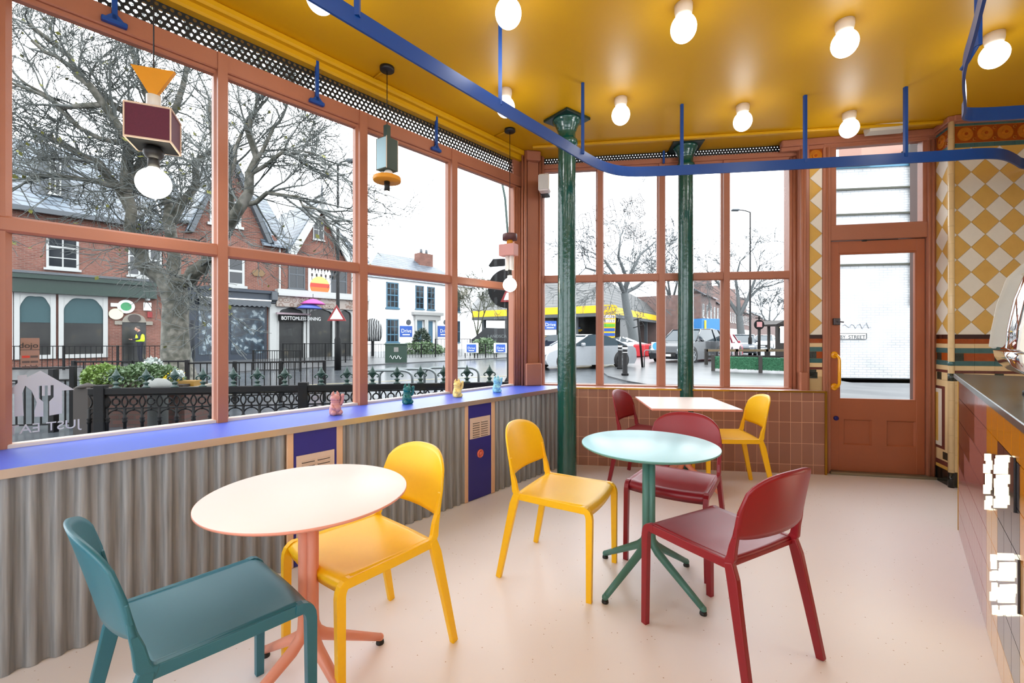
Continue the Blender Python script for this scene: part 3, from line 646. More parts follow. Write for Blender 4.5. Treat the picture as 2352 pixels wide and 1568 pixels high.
column(1302, 3.87, .083, 'dark green iron column standing free near the corner of the room', math.radians(38))
cw = B.w(gc, -.145); column(CX + cw[0] / cw[1] * F, cw[1], .077, 'dark green iron column set into the tiled wainscot behind the square table', B.a)

# ------------------------------------------------------------ ceiling globes
def lamp(x, y, lab, grp='opal globe lamps on the yellow ceiling', lamp0=[None]):
    if lamp0[0] is None:
        o = T('ceiling_lamp', lab, 'lamp', W, (x, y, CEIL), group=grp, own=True); lamp0[0] = o
        MB().lathe([(.05, 0), (.05, -.03), (.046, -.055), (.043, -.062)], (0, 0, 0), 28).build('lampholder', porcelain, o)
        r = .072; pr = [(.040, -.058)] + [(math.sin(a) * r, -.132 + math.cos(a) * r * 1.08) for a in [.62 + (PI - .62) * k / 14 for k in range(15)]]; pr[-1] = (1e-5, pr[-1][1])
        MB().lathe(pr[::-1], (0, 0, 0), 28).build('globe', opal, o)
    else: o = copy_tree(lamp0[0]); o['label'] = lab; o.location = (x, y, CEIL)
    l = bpy.data.lights.new('lamp_light', 'POINT'); l.energy = LAMP_W; l.color = (.97, .98, 1); l.shadow_soft_size = .08
    lo_ = bpy.data.objects.new('lamp_light', l); C.objects.link(lo_); lo_.location = (x, y, CEIL - .30)
    return o
U = (1.024, .133)
for x, y, lab in ((-1.0, 2.32, 'opal ceiling globe half hidden by the blue rail at the top left'), (-.02, 2.43, 'opal ceiling globe touching the top picture edge near the middle, just above a blue rod'), (.984, 2.547, 'opal ceiling globe in the near row, straight above the pale blue table'),
                  (2.008, 2.68, 'opal ceiling globe in the near row, between the door and the blue loop'), (3.03, 2.79, 'opal ceiling globe at the far right inside the blue loop'),
                  (-.05, 3.424, 'opal ceiling globe in the far row, partly behind the blue rail'), (.868, 3.543, 'opal ceiling globe just right of the free green column'), (1.896, 3.65, 'opal ceiling globe in the far row, between two blue rods'), (2.863, 3.77, 'opal ceiling globe in front of the door transom')): lamp(x, y, lab)
for i, nm in enumerate(('nearest the window wall', 'second from the window wall', 'above the viewpoint', 'above the counter')): lamp(-1.04 + i * 1.0, 1.30 + i * .13, 'opal ceiling globe in an unseen row added overhead for light, ' + nm)  # row out of view, added to light the room

# ------------------------------------------------------------ blue suspended rails
def smooth(pts, it=2):
    for _ in range(it):
        q = [pts[0]]
        for a, b_ in zip(pts, pts[1:]): q += [tuple(.75 * u + .25 * v for u, v in zip(a, b_)), tuple(.25 * u + .75 * v for u, v in zip(a, b_))]
        pts = q + [pts[-1]]
    return pts
def rail(path, name, lab, rods, z0=2.62, z1=2.70):
    o = T(name, lab, 'rail', W, (path[len(path) // 2][0], path[len(path) // 2][1], z0), group='blue suspended rails')
    p = smooth(path, 3); m = MB(); th = .006; L = []
    for i, (x, y) in enumerate(p):
        a, b_ = p[max(0, i - 1)], p[min(len(p) - 1, i + 1)]; dx, dy = b_[0] - a[0], b_[1] - a[1]; l = math.hypot(dx, dy); nx, ny = -dy / l * th, dx / l * th; L.append((x, y, nx, ny))
    vs = []
    for x, y, nx, ny in L: vs += [(x + nx, y + ny, z0), (x - nx, y - ny, z0), (x - nx, y - ny, z1), (x + nx, y + ny, z1)]
    n = len(L); fs = [(4 * i + k, 4 * i + (k + 1) % 4, 4 * i + 4 + (k + 1) % 4, 4 * i + 4 + k) for i in range(n - 1) for k in range(4)] + [(3, 2, 1, 0), (4 * n - 4, 4 * n - 3, 4 * n - 2, 4 * n - 1)]
    m.add(vs, fs); m.build('band', railblue, o)
    for x, y in rods: MB().box(x - .011, x + .011, y - .011, y + .011, z1 - .03, CEIL).build('hanger_rod', railblue, o)
    return o
R1 = [(-2.2, .05), (-1.35, 1.05), (-.752, 1.80), (-.418, 2.207), (-.005, 2.705), (.310, 3.071), (.53, 3.34), (.72, 3.55), (.92, 3.67), (1.217, 3.652), (1.683, 3.588), (2.195, 3.517), (2.94, 3.392), (3.284, 3.34), (3.472, 3.298), (3.64, 3.30), (3.85, 3.40), (4.05, 3.52), (4.4, 3.52), (5.0, 3.43)]
rail(R1, 'blue_rail', 'long flat blue rail hung from the ceiling on rods, curving across the room', [(-.662, 1.90), (-.07, 2.63), (.53, 3.33), (1.39, 3.635), (2.31, 3.50), (2.998, 3.383)])
R2 = [(.6, .25), (1.3, 1.10), (1.86, 1.75), (2.07, 1.99), (2.30, 2.27), (2.66, 2.60), (2.75, 2.72), (2.90, 2.72), (3.10, 2.69), (3.6, 2.62), (4.4, 2.5)]
r2 = rail(R2, 'blue_loop_rail', 'flat blue rail turning a tight corner at the top right', [(1.3, 1.12)])
MB().box(2.235, 2.255, 2.128, 2.148, 2.70, CEIL).tube([(2.245, 2.138, 2.71), (2.255, 2.20, 2.66), (2.27, 2.24, 2.65)], .011, 6).build('hanger_rod', railblue, r2)

# T-footed blue brackets on the head rail
for px, y0, y1, lab in ((263, -20, 55, 'blue T-footed steel bracket on the window head, nearest the left corner'), (728, 137, 241, 'blue T-footed steel bracket on the window head, middle of three'), (1002, 265, 347, 'blue T-footed steel bracket on the window head, farthest of three')):
    s = A.s(px, -.045); zb = 2.875
    o = MB().bbox(s - .011, s + .011, -.056, -.034, zb, 3.2, .002).bbox(s - .05, s + .05, -.058, -.028, zb - .012, zb + .012, .004).prism([(s - .035, zb + .01), (s - .011, zb + .035), (s + .011, zb + .035), (s + .035, zb + .01)], -.056, -.034, 'y')
    o.build('rail_bracket', railblue, None, A, (s, -.045, zb), label=lab, cat='bracket', group='blue brackets on the window head')
s = B.s(1524, -.05); MB().bbox(s - .01, s + .01, -.07, -.05, 3.06, 3.19, .002).build('rail_bracket', railblue, None, B, (s, -.06, 3.06), label='small blue bracket above the far windows beside the embedded column', cat='bracket')

# ------------------------------------------------------------ pendants
wine = mat('burgundy_cork_board', (92, 30, 52), .7, var=.25, scale=120); must = mat('mustard_painted_wood', (226, 152, 30), .55); ply = mat('birch_ply_edge', (226, 200, 176), .6)
gcv = mat('dark_green_board', (44, 66, 60), .5); ltb = mat('light_blue_board', (160, 200, 214), .5); pinkb = mat('dusty_pink_board', (206, 148, 140), .55); brn = mat('brown_painted_wood', (92, 56, 56), .5)
def pend(px, Y, lab, top=CEIL):
    x, y, _ = at(px, 0, Y); return T('pendant_lamp', lab, 'lamp', W, (x, y, CEIL), group='pendants of stacked shapes by the window'), x, y
def rose(o, x, y, z):
    MB().lathe([(.05, CEIL), (.05, CEIL - .022), (.046, CEIL - .026), (.0001, CEIL - .026)][::-1], (x, y, 0), 28).build('ceiling_rose', blackp, o)
    MB().tube([(x, y, CEIL - .02), (x, y, z)], .003, 6).build('cord', blackp, o)
def boxat(x, y, a, hx, hy, z0, z1, mb=None, mi=0, b=.002):
    m = MB().bbox(-hx, hx, -hy, hy, z0, z1, b); m.xf(Matrix.Translation((x, y, 0)) @ Matrix.Rotation(a, 4, 'Z'))
    if mb is None: return m
    mb.add(m.v, m.f, mi); return mb
Y = 2.1585; o, x, y = pend(353, Y, 'pendant with orange triangle, burgundy box and lit bulb, nearest'); Z = lambda py, Y: EYE + (CY - py) / F * Y
rose(o, x, y, 2.60); aa = math.radians(0)
tri = [(-.088, 2.60), (.088, 2.60), (.012, 2.465), (-.012, 2.465)]
m = MB().prism(tri, -.012, .012, 'y'); m.xf(Matrix.Translation((x, y, 0)) @ Matrix.Rotation(math.radians(20), 4, 'Z')); m.build('triangle', must, o)
MB().lathe([(.03, 2.38), (.03, 2.468)], (x, y, 0), 24).build('spacer', whitep, o)
hx = .088; b0 = boxat(x, y, math.radians(24), hx - .002, hx - .002, 2.227, 2.385); b0 = b0.build('box', wine, o)
ed_ = MB()
for sx_ in (-1, 1):
    for sy_ in (-1, 1): ed_.bbox(sx_ * hx - .003, sx_ * hx + .003, sy_ * hx - .003, sy_ * hx + .003, 2.225, 2.387, .001)
    for zz in (2.227, 2.385): ed_.bbox(-hx, hx, sx_ * hx - .004, sx_ * hx + .004, zz - .004, zz + .004, .001).bbox(sx_ * hx - .004, sx_ * hx + .004, -hx, hx, zz - .004, zz + .004, .001)
ed_.xf(Matrix.Translation((x, y, 0)) @ Matrix.Rotation(math.radians(24), 4, 'Z')); ed_.build('box_edging', ply, o)
boxat(x, y, math.radians(24), hx - .005, hx - .005, 2.221, 2.229).build('box_base', blackp, o)
MB().ball((x, y, 2.192), .042, 20, sz=.85).lathe([(.024, 2.12), (.024, 2.18)], (x, y, 0), 20).build('bulb_holder', blackp, o)
bl = [(.0001, -.075)] + [(math.sin(a) * .072, -math.cos(a) * .072) for a in [PI * k / 14 for k in range(1, 13)]] + [(.022, .075), (.022, .095)]
MB().lathe(bl, (x, y, 2.045), 28).build('bulb', opal_hot, o)
Y = 3.136; o, x, y = pend(889, Y, 'pendant with dark green box and orange disc, unlit, middle'); rose(o, x, y, 2.79); az = math.radians(58)
boxat(x, y, az, .018, .018, 2.68, 2.79).build('square_tube', gcv, o)
mg = MB(); boxat(x, y, az, .052, .052, 2.468, 2.69, mg); mg.build('box', [gcv], o)
m = MB().bbox(-.0535, -.051, -.048, .048, 2.474, 2.684, .0008); m.xf(Matrix.Translation((x, y, 0)) @ Matrix.Rotation(az + 0, 4, 'Z')); m.build('box_side', ltb, o, label='pale blue side of the box')
ed_ = MB()
for sx_, sy_ in ((-1, -1), (1, -1), (-1, 1)): ed_.bbox(sx_ * .052 - .002, sx_ * .052 + .002, sy_ * .052 - .002, sy_ * .052 + .002, 2.467, 2.69, .0005)
ed_.xf(Matrix.Translation((x, y, 0)) @ Matrix.Rotation(az, 4, 'Z')); ed_.build('box_edging', ply, o)
MB().ball((x + .012, y - .01, 2.443), .033, 20).ball((x - .03, y + .01, 2.448), .024, 16).build('balls', whitep, o)
MB().lathe([(.094, 2.395), (.096, 2.40), (.096, 2.42), (.094, 2.425), (.0001, 2.425)], (x, y, 0), 40).build('disc', must, o)
MB().lathe([(.02, 2.325), (.02, 2.396)], (x, y, 0), 20).build('bulb_holder', blackp, o)
MB().lathe([(.012, 2.318), (.017, 2.326)], (x, y, 0), 16).build('bulb', opal_hot, o)
Y = 4.071; o, x, y = pend(1171, Y, 'pendant with brown disc, pink block and lit bulb, nearest the corner'); rose(o, x, y, 2.25)
MB().lathe([(.068, 2.185), (.068, 2.235), (.064, 2.24), (.0001, 2.24)], (x, y, 0), 32).build('disc', brn, o)
MB().ball((x, y, 2.165), .03, 18).build('ball', must, o)
boxat(x - .012, y, math.radians(-28), .078, .045, 2.04, 2.145).build('block', pinkb, o)
MB().lathe([(.021, 1.91), (.021, 2.04)], (x + .016, y - .012, 0), 18).lathe([(.021, 1.91), (.021, 2.04)], (x - .022, y + .006, 0), 18).build('tubes', whitep, o)
MB().lathe([(.018, 1.855), (.018, 1.912)], (x, y, 0), 18).build('bulb_holder', blackp, o)
MB().lathe([(a * .88, b_ * .88) for a, b_ in bl], (x, y, 1.775), 28).build('bulb', opal_hot, o)
# conduits running from the roses to the wall moulding
for Y_, px in ((3.136, 889), (4.071, 1171), (2.1585, 353)):
    x, y, _ = at(px, 0, Y_); s, d = A.loc(x, y)
    MB().tube([(s, d + .04, CEIL - .008), (s, -.10, CEIL - .008)], .007, 8).build('cable_conduit', yel_ceil, None, A, (s, -.15, CEIL), label={353: 'yellow painted conduit from the nearest pendant rose to the moulding', 889: 'yellow painted conduit from the middle pendant rose to the moulding', 1171: 'yellow painted conduit from the corner pendant rose to the moulding'}[px], cat='conduit', group='conduits to the pendants')
# bulkhead fitting over the door, and wall speaker
s0, s1 = D.s(1996, -.2), D.s(2082, -.2); MB().prism([(-.23, CEIL), (-.21, CEIL - .05), (-.13, CEIL - .06), (-.11, CEIL)], s0, s1, 'x').build('emergency_light', mat('aged_white_diffuser', (206, 200, 184), .4), None, D, (s0, -.17, CEIL), label='flat off-white emergency light on the ceiling above the door', cat='light')
x, y, _ = at(1250, 0, 4.42); o = T('wall_speaker', 'small white box speaker high on the corner pier', 'speaker', W, (x, y, 2.72), own=True, rz=math.radians(-14))
MB().bbox(-.052, .058, -.06, .06, .0 + .02, .185, .012).build('case', whitep, o)
MB().bbox(-.05, .03, .06, .20, .02, .19, .006).build('wall_bracket', blackp, o)
MB().bbox(-.044, .050, -.064, -.058, .03, .175, .006).build('grille', mat('pale_grey_grille', (206, 208, 206), .6, var=.3, scale=300), o)
# ------------------------------------------------------------ chairs
CH = {'yellow': mat('yellow_moulded_plastic', (250, 196, 4), .36, var=.03, scale=50, bump=.04, bscale=500), 'red': mat('wine_red_moulded_plastic', (136, 15, 30), .36, var=.03, scale=50, bump=.04, bscale=500), 'green': mat('dark_teal_moulded_plastic', (40, 106, 122), .36, var=.03, scale=50, bump=.04, bscale=500)}
def make_chair(colour, lab, grp):
    m = CH[colour]; o = T('cafe_chair', lab, 'chair', W, (0, 0, 0), group=grp, own=True)
    hw = lambda v: .205 + .012 * v                      # half width of the seat, v = 0 rear .. 1 front
    def top(u, v):
        y = -.185 + .405 * v; x = (2 * u - 1) * hw(v); c = 1 - (2 * u - 1) ** 2
        z = .462 - .016 * c * math.sin(PI * min(1, v * 1.05)) - .020 * c * max(0, v - .55) ** 1.3
        if v > .9: z -= (v - .9) ** 2 * 1.9
        if v < .12: z -= 0.0
        return (x, y + (.012 * c if v > .6 else -.006 * c), z)
    def bot(u, v): x, y, z = top(u, v); return (x, y - (.012 if v > .95 else 0), z - .014 - (.024 if v > .9 else 0))
    MB().grid(top, 18, 20, thick=bot).build('seat', m, o)
    def yb(u, z): c = 1 - (2 * u - 1) ** 2; k = (z - .46) / .34; return -.198 - .052 * k - (.034 + .02 * k) * c - .012 * k * k
    def ztop(a): return .655 + .150 * (1 - a ** 2.6) ** .42 if a < 1 else .655
    def bt(u, v, t=0):
        a = abs(2 * u - 1); z0 = .546 + .010 * a ** 6; z1 = ztop(a); z = z0 + (z1 - z0) * v; x = (2 * u - 1) * (.2185 - .004 * (z - .56) / .24)
        return (x, yb(u, z) + t, z)
    MB().grid(lambda u, v: bt(u, v, .006), 26, 12, thick=lambda u, v: bt(u, v, -.006)).build('backrest', m, o)
    for sx_ in (-1, 1):
        # side rail and back post in one line, legs as their own parts
        pst = [(sx_ * .205, -.165, .446), (sx_ * .206, -.185, .452), (sx_ * .207, -.197, .475), (sx_ * .206, -.204, .52), (sx_ * .2065, -.2145, .56), (sx_ * .2075, -.2245, .62), (sx_ * .208, -.229, .645)]
        wd = [.017, .018, .017, .014, .010, .006, .0055]
        MB().sweep(pst, lambda i: [(-.011, -wd[i]), (.011, -wd[i]), (.011, wd[i]), (-.011, wd[i])], smooth=False).build('back_post', m, o, bevel=.004)
        MB().sweep([(sx_ * .214, .20, .442), (sx_ * .210, 0, .443), (sx_ * .204, -.18, .446)], [(-.012, -.018), (.010, -.018), (.010, .018), (-.012, .018)]).build('side_rail', m, o, bevel=.003)
        fl_ = [(sx_ * .222, .222, .0), (sx_ * .219, .222, .2), (sx_ * .216, .222, .40)] + [(sx_ * .216, .222 - .03 * (1 - math.cos(a)), .40 + .046 * math.sin(a)) for a in (.4, .8, 1.2, 1.5)] + [(sx_ * .214, .175, .447)]
        fw = [.0135, .015, .017, .017, .017, .016, .016, .014]
        MB().sweep(fl_, lambda i: [(-.0125, -fw[i]), (.0125, -fw[i]), (.0125, fw[i]), (-.0125, fw[i])]).build('leg', m, o, bevel=.004)
        rl = [(sx_ * .232, -.285, .0), (sx_ * .222, -.245, .2), (sx_ * .209, -.205, .40), (sx_ * .206, -.188, .455)]
        rw = [.015, .018, .022, .018]
        MB().sweep(rl, lambda i: [(-.0125, -rw[i]), (.0125, -rw[i]), (.0125, rw[i]), (-.0125, rw[i])]).build('leg', m, o, bevel=.004)
    MB().bbox(-.2, .2, -.192, -.176, .432, .452, .004).build('cross_rail', m, o); MB().bbox(-.205, .205, .16, .19, .415, .436, .004).build('cross_rail', m, o)
    return o
base_chair = make_chair('yellow', 'x', 'moulded cafe chairs')
def place_chair(colour, x, y, fx, fy, lab, first=[True]):
    if first[0]: o = base_chair; first[0] = False
    else: o = copy_tree(base_chair)
    if colour != 'yellow': recolour(o, CH[colour])
    o.location = (x, y, 0); o.rotation_euler = (0, 0, math.atan2(fy, fx) - PI / 2); o['label'] = lab
    return o
place_chair('yellow', -.61, 1.835, -.654, -.756, 'yellow plastic chair tucked under the near pink round table')
place_chair('yellow', .290, 2.475, .877, -.48, 'yellow plastic chair left of the pale blue round table')
place_chair('yellow', 1.86, 3.84, -.99, .12, 'yellow plastic chair on the right of the square table by the wainscot')
place_chair('green', -.955, 1.40, .66, .75, 'dark teal plastic chair in the bottom left foreground')
place_chair('red', .907, 1.93, -.48, .877, 'wine red plastic chair seen from behind, nearest the viewer')
place_chair('red', .975, 2.655, -.57, -.82, 'wine red plastic chair behind the pale blue round table, facing the viewer')
place_chair('red', 1.232, 3.98, .805, -.594, 'wine red plastic chair at the left of the square table')

# ------------------------------------------------------------ tables
pk = mat('pale_pink_laminate', (240, 226, 222), .42, var=.01); pe = mat('salmon_painted_edge', (226, 150, 128), .4); sal = mat('salmon_powder_coat', (226, 148, 122), .42, var=.05)
bl_ = mat('pale_blue_laminate', (172, 224, 240), .32, var=.02); ge = mat('sea_green_edge', (96, 150, 140), .4); grn = mat('sea_green_powder_coat', (74, 124, 114), .42, var=.05)
def table(x, y, lab, top, edge, leg, a0, square=None, r=.348, H=.735):
    o = T('cafe_table', lab, 'table', W, (x, y, 0), own=True, group='cafe tables on four-legged pedestals', rz=math.radians(square) if square is not None else 0)
    rr = math.radians(square) if square is not None else 0
    if square is None:
        MB().lathe([(r - .012, H - .012), (r, H - .006), (r, H - .0005), (r - .001, H), (.0001, H)], (0, 0, 0), 96).build('table_top', top, o)
        MB().lathe([(.0001, H - .016), (r - .014, H - .016), (r + .0012, H - .007), (r + .0012, H - .001), (r - .0005, H - .0005)], (0, 0, 0), 96).build('edge_band', edge, o)
    else:
        h = .345; MB().bbox(-h, h, -h, h, H - .010, H, .001).build('table_top', top, o)
        MB().bbox(-h - .001, h + .001, -h - .001, h + .001, H - .018, H - .003, .002).build('edge_band', edge, o)
    # pedestal: four tubes bundled, each curving out to a foot
    for k in range(4):
        a = math.radians(a0 + 90 * k) - rr; c, s = math.cos(a), math.sin(a)
        prof = [(.019, H - .03), (.019, .30), (.021, .245), (.032, .212), (.062, .182), (.13, .140), (.22, .086), (.318, .027)]
        g = MB().tube([(q * c, q * s, z) for q, z in prof], [.0185, .0185, .0195, .021, .021, .019, .017, .015], 14).ball((.318 * c, .318 * s, .027), .016, 12)
        lg = g.build('leg', leg, o)
        MB().lathe([(.016, .0), (.017, .004), (.015, .016)], (.318 * c, .318 * s, 0), 16).build('foot_pad', blackp, lg)
    MB().lathe([(.026, H - .03), (.026, .22), (.0001, .2)][::-1], (0, 0, 0), 20).build('pedestal_core', leg, o)
    MB().lathe([(.09, H - .026), (.09, H - .017), (.0001, H - .017)], (0, 0, 0), 24).build('mounting_plate', leg, o)
table(-.744, 1.624, 'round table with pale pink top and salmon pedestal in the left foreground', pk, pe, sal, 54.6)
table(.722, 2.345, 'round table with pale blue top and green pedestal in the middle', bl_, ge, grn, 33)
table(1.478, 3.82, 'square table with pale pink top against the brown tiled wainscot', pk, pe, sal, 40, square=-5)

# ------------------------------------------------------------ waving cats on the ledge
def cat(m):
    o = T('waving_cat', 'x', 'figurine', W, (0, 0, 0), own=True)
    b = MB().lathe([(.0001, 0), (.030, 0), (.036, .006), (.039, .022), (.037, .045), (.031, .066), (.027, .080), (.025, .086)], (0, 0, 0), 28, sx=1, sy=.92)
    b.ball((-.021, -.024, .016), .018, 12).ball((.021, -.024, .016), .018, 12).ball((0, -.022, .042), .026, 16).ball((.034, .018, .022), .013, 10)
    b.lathe([(.0262, .082), (.030, .084), (.030, .089), (.0262, .091)], (0, 0, 0), 24)
    b.build('body', m, o)
    h = MB().ball((0, -.002, .108), .032, 24, sx=1.02, sy=.92, sz=.84)
    for s in (-1, 1):
        e = MB().lathe([(.0135, 0), (.012, .010), (.006, .024), (.0005, .031)], (0, 0, 0), 12, sx=1, sy=.6); e.xf(Matrix.Translation((s * .0185, 0, .125)) @ Matrix.Rotation(-s * .22, 4, 'Y')); h.add(e.v, e.f, 0, True)
        h.ball((s * .012, -.028, .112), .0035, 8).ball((s * .006, -.029, .100), .007, 10)
    h.ball((0, -.0335, .104), .003, 8)
    h.build('head', m, o)
    MB().tube([(.029, -.006, .062), (.040, -.012, .080), (.043, -.016, .104), (.041, -.018, .121)], [.0125, .011, .0095, .0095], 12).ball((.040, -.02, .124), .0125, 12).build('raised_paw', m, o)
    MB().tube([(-.027, -.012, .062), (-.030, -.026, .048), (-.014, -.036, .040)], [.011, .010, .009], 10).build('arm', m, o)
    return o
CATS = [((770, 956), mat('dusty_pink_glaze', (206, 146, 142), .5), 'dusty pink waving cat figurine on the blue ledge', .0), ((935, 931), mat('teal_glaze', (20, 106, 104), .42), 'teal waving cat figurine on the blue ledge', .06), ((1050, 915.5), mat('pale_yellow_glaze', (240, 214, 130), .5), 'pale yellow waving cat figurine on the blue ledge', .05), ((1140.5, 904.5), mat('baby_blue_glaze', (142, 206, 224), .5), 'baby blue waving cat figurine on the blue ledge', .1)]
c0 = None
for (px, m_, lab, da) in [(c[0], c[1], c[2], c[3]) for c in CATS]:
    if c0 is None: c0 = cat(m_); o = c0
    else: o = copy_tree(c0); recolour(o, m_)
    x, y = gp(px[0], px[1] - 4, ZS); o.location = (x, y, ZS + .0005); o['label'] = lab; o['group'] = 'waving cats on the ledge'; o.scale = (.98, .98, .98)
    o.rotation_euler = (0, 0, math.atan2(y, x) - PI / 2 + math.radians(26) + da)

# ------------------------------------------------------------ lettering and stickers on the glass
ink = mat('grey_vinyl_outline', (92, 94, 100), .7, spec=.1)
# outlined shop lettering, read from outside, in two lines
th_ = math.radians(-13.5)
def glassword(s, px, py, size, sp=1.0, name='shop_lettering', parent=None, w_=.0030, bold=.007):
    m = textmb(s, size, outline=w_, mirror=True, sp=sp, bold=bold); m.xf(Matrix.Translation((B.s(px), .006, B.z(px, py))) @ Matrix.Rotation(th_, 4, 'Y') @ Matrix.Scale(1, 4))
    return m.build(name, ink, parent)
lt_ = T('shop_lettering', 'outlined mirror-reading shop lettering stuck on the far window', 'lettering', B, (B.s(1450), .006, 2.2))
glassword('\u997c', 1490, 487, .255, bold=0, name='character', parent=lt_)
glassword('bing', 1420, 501, .30, 1.16, name='word', parent=lt_)
glassword('\u4ead', 1490, 549, .255, bold=0, name='character', parent=lt_)
glassword('ting', 1419, 558, .30, 1.16, name='word', parent=lt_)
# card-payment notice and delivery sticker on the near window
s0, s1 = A.s(47), A.s(91); zt, zb = A.z(69, 776), A.z(69, 838)
nt_ = T('payment_notice', 'small beige card payment notice stuck to the near window', 'notice', A, (s0, .01, zb))
MB().box(s0, s1, .010, .012, zb, zt).build('card', transl('beige_paper', (206, 170, 150)), nt_)
m = textmb('dojo', .034); cxx = (s0 + s1) / 2
m.xf(Matrix.Translation((cxx - .036, .0085, zt - .045))); m.build('word', blackp, nt_)
gp_, rp_ = mat('grey_print', (90, 76, 70), .7), mat('red_print', (200, 60, 40), .7)
for j in range(3):
    for i in range(2):
        c_ = s0 + (s1 - s0) * (.28 + .44 * i); z = zt - .085 - j * .024
        MB().box(c_ - .012, c_ + .012, .0085, .010, z - .006, z + .004).build('icon', gp_ if (i or j) else rp_, nt_)
MB().box(cxx - .03, cxx + .03, .0085, .010, zt - .056, zt - .053).build('caption_line', gp_, nt_)
wh = transl('white_frosted_vinyl', (235, 236, 238))
c_ = A.s(93); zc_ = A.z(93, 905); R_ = .105
hp = [(-.115, .01), (-.075, .06), (-.075, .095), (-.045, .098), (-.045, .085), (0, .115), (.12, .01), (.075, .01), (.075, -.105), (.03, -.11), (.03, -.04), (.045, -.02), (.045, .04), (.035, .04), (.035, -.01), (.025, -.01), (.025, .04), (.015, .04), (.015, -.01), (.005, -.01), (.005, .04), (-.005, .04), (-.005, -.02), (.01, -.04), (.01, -.112), (-.02, -.11), (-.02, -.08), (-.012, -.04), (-.03, .02), (-.05, .045), (-.06, .01), (-.055, -.10), (-.085, -.10), (-.085, .01)]
dl = T('delivery_sticker', 'white house and fork sticker with reversed letters low on the near window', 'sticker', A, (c_, .01, zc_ - .1))
MB().prism([(c_ + a * .95, zc_ + b_ * .95) for a, b_ in hp], .010, .012, 'y').build('house_symbol', wh, dl)
m = textmb('JUST EAT', .058, mirror=True); m.xf(Matrix.Translation((c_ + .135, .011, zc_ - .175))); m.build('word', wh, dl)
# ------------------------------------------------------------ outside: ground and street
EX = .34
asph = rampmat('wet_asphalt', [(.3, (84, 92, 100)), (.7, (128, 136, 142))], 'noise', 2.2, .22, k=EX, spec=.5, bump=.03)
pave = brickmat('wet_paving_slabs', (150, 152, 154), (128, 132, 136), (80, 84, 88), 1.0, .6, .6, .012, .3, k=EX)
kerbm = mat('dark_wet_kerb', (92, 98, 106), .3, k=EX)
GZ = -.03
gr = MB().box(-90, 140, .5, 230, GZ - .5, GZ); gr.box(-90, 0, -60, .5, GZ - .5, GZ)
S('ground', gr, asph)
def slab(name, pts, h=.06, m=None, lab=None):
    return MB().prism(pts, GZ, GZ + h).build(name, m or pave, kind='structure')
slab('pavement', [A.w(-12, .25)[:2], A.w(4.2, .25)[:2], A.w(4.6, 2.2)[:2], A.w(2.6, 3.0)[:2], A.w(-12, 3.0)[:2]], .035)
slab('pavement', [A.w(-30, 15.5)[:2], A.w(26, 15.5)[:2], A.w(34, 22)[:2], A.w(34, 24.8)[:2], A.w(-30, 24.8)[:2]], .05)
isl = [gp(*p, z=GZ) for p in ((1388, 846), (1384, 856), (1396, 866), (1440, 878), (1500, 888), (1560, 896), (1620, 902))]
isl += [(3.9, 6.0), (20, 4.5), (34, 16), (30, 26), gp(1560, 812, GZ), gp(1440, 826, GZ)]
MB().prism(isl, GZ, GZ + .05).build('pavement', pave, kind='structure')
lm = mat('worn_road_paint', (205, 196, 150), .5, k=EX, var=.4)
def strip(p, q, wd, name, lab):
    a, b_ = gp(*p, z=GZ + .008), gp(*q, z=GZ + .008); fr = Fr(a, (b_[0] - a[0], b_[1] - a[1])); l = math.hypot(b_[0] - a[0], b_[1] - a[1])
    MB().box(0, l, 0, wd, GZ + .001, GZ + .006).build(name, lm, None, fr, (0, 0, GZ), label=lab, cat='road marking', group='painted road lines')
strip((500, 893), (1180, 862), .12, 'road_marking', 'long pale painted line across the wet road')
strip((520, 905), (1190, 874), .10, 'road_marking', 'nearer pale painted line along the kerb')
# ------------------------------------------------------------ street buildings
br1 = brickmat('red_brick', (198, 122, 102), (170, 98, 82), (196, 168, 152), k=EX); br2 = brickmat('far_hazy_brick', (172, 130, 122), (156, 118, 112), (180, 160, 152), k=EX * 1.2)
slate = brickmat('grey_blue_slate', (170, 188, 204), (136, 154, 172), (72, 84, 98), 1.0, .42, .26, .03, .45, k=EX)
tile_r = brickmat('grey_brown_roof_tile', (142, 144, 142), (120, 122, 122), (62, 66, 70), 1.0, .5, .42, .06, .6, k=EX)
whw = mat('white_painted_wood', (226, 228, 226), .5, k=EX * 1.3); dgl = mat('dark_window_glass', (38, 46, 56), .08, k=EX, var=.5, scale=2); grn_f = mat('dark_green_fascia', (36, 74, 62), .4, k=EX)
nav = mat('slate_navy_fascia', (52, 68, 88), .45, k=EX); dark_in = rampmat('dim_shop_interior', [(.3, (22, 26, 30)), (.6, (62, 64, 62)), (.8, (130, 118, 92))], 'noise', 1.6, .3, k=EX)
tealb = mat('teal_blind', (52, 104, 112), .6, k=EX); whr = mat('white_render', (252, 252, 252), .8, k=1.0); skyb = mat('sky_blue_paint', (112, 172, 206), .5, k=EX); stone = mat('pale_stone', (196, 188, 172), .7, k=EX)
leadg = mat('lead_grey', (118, 126, 134), .6, k=EX); redp = mat('red_sign_paint', (200, 40, 46), .5, k=EX); yelp = mat('yellow_sign_paint', (252, 204, 20), .45, k=.8); blup = mat('blue_sign_paint', (46, 98, 196), .45, k=.7); wsn = mat('white_sign', (244, 246, 246), .5, k=.8)
blk_o = mat('black_street_iron', (15, 17, 21), .65, k=EX, spec=.25); grnp = mat('green_street_iron', (32, 74, 66), .4, k=EX * 1.3)
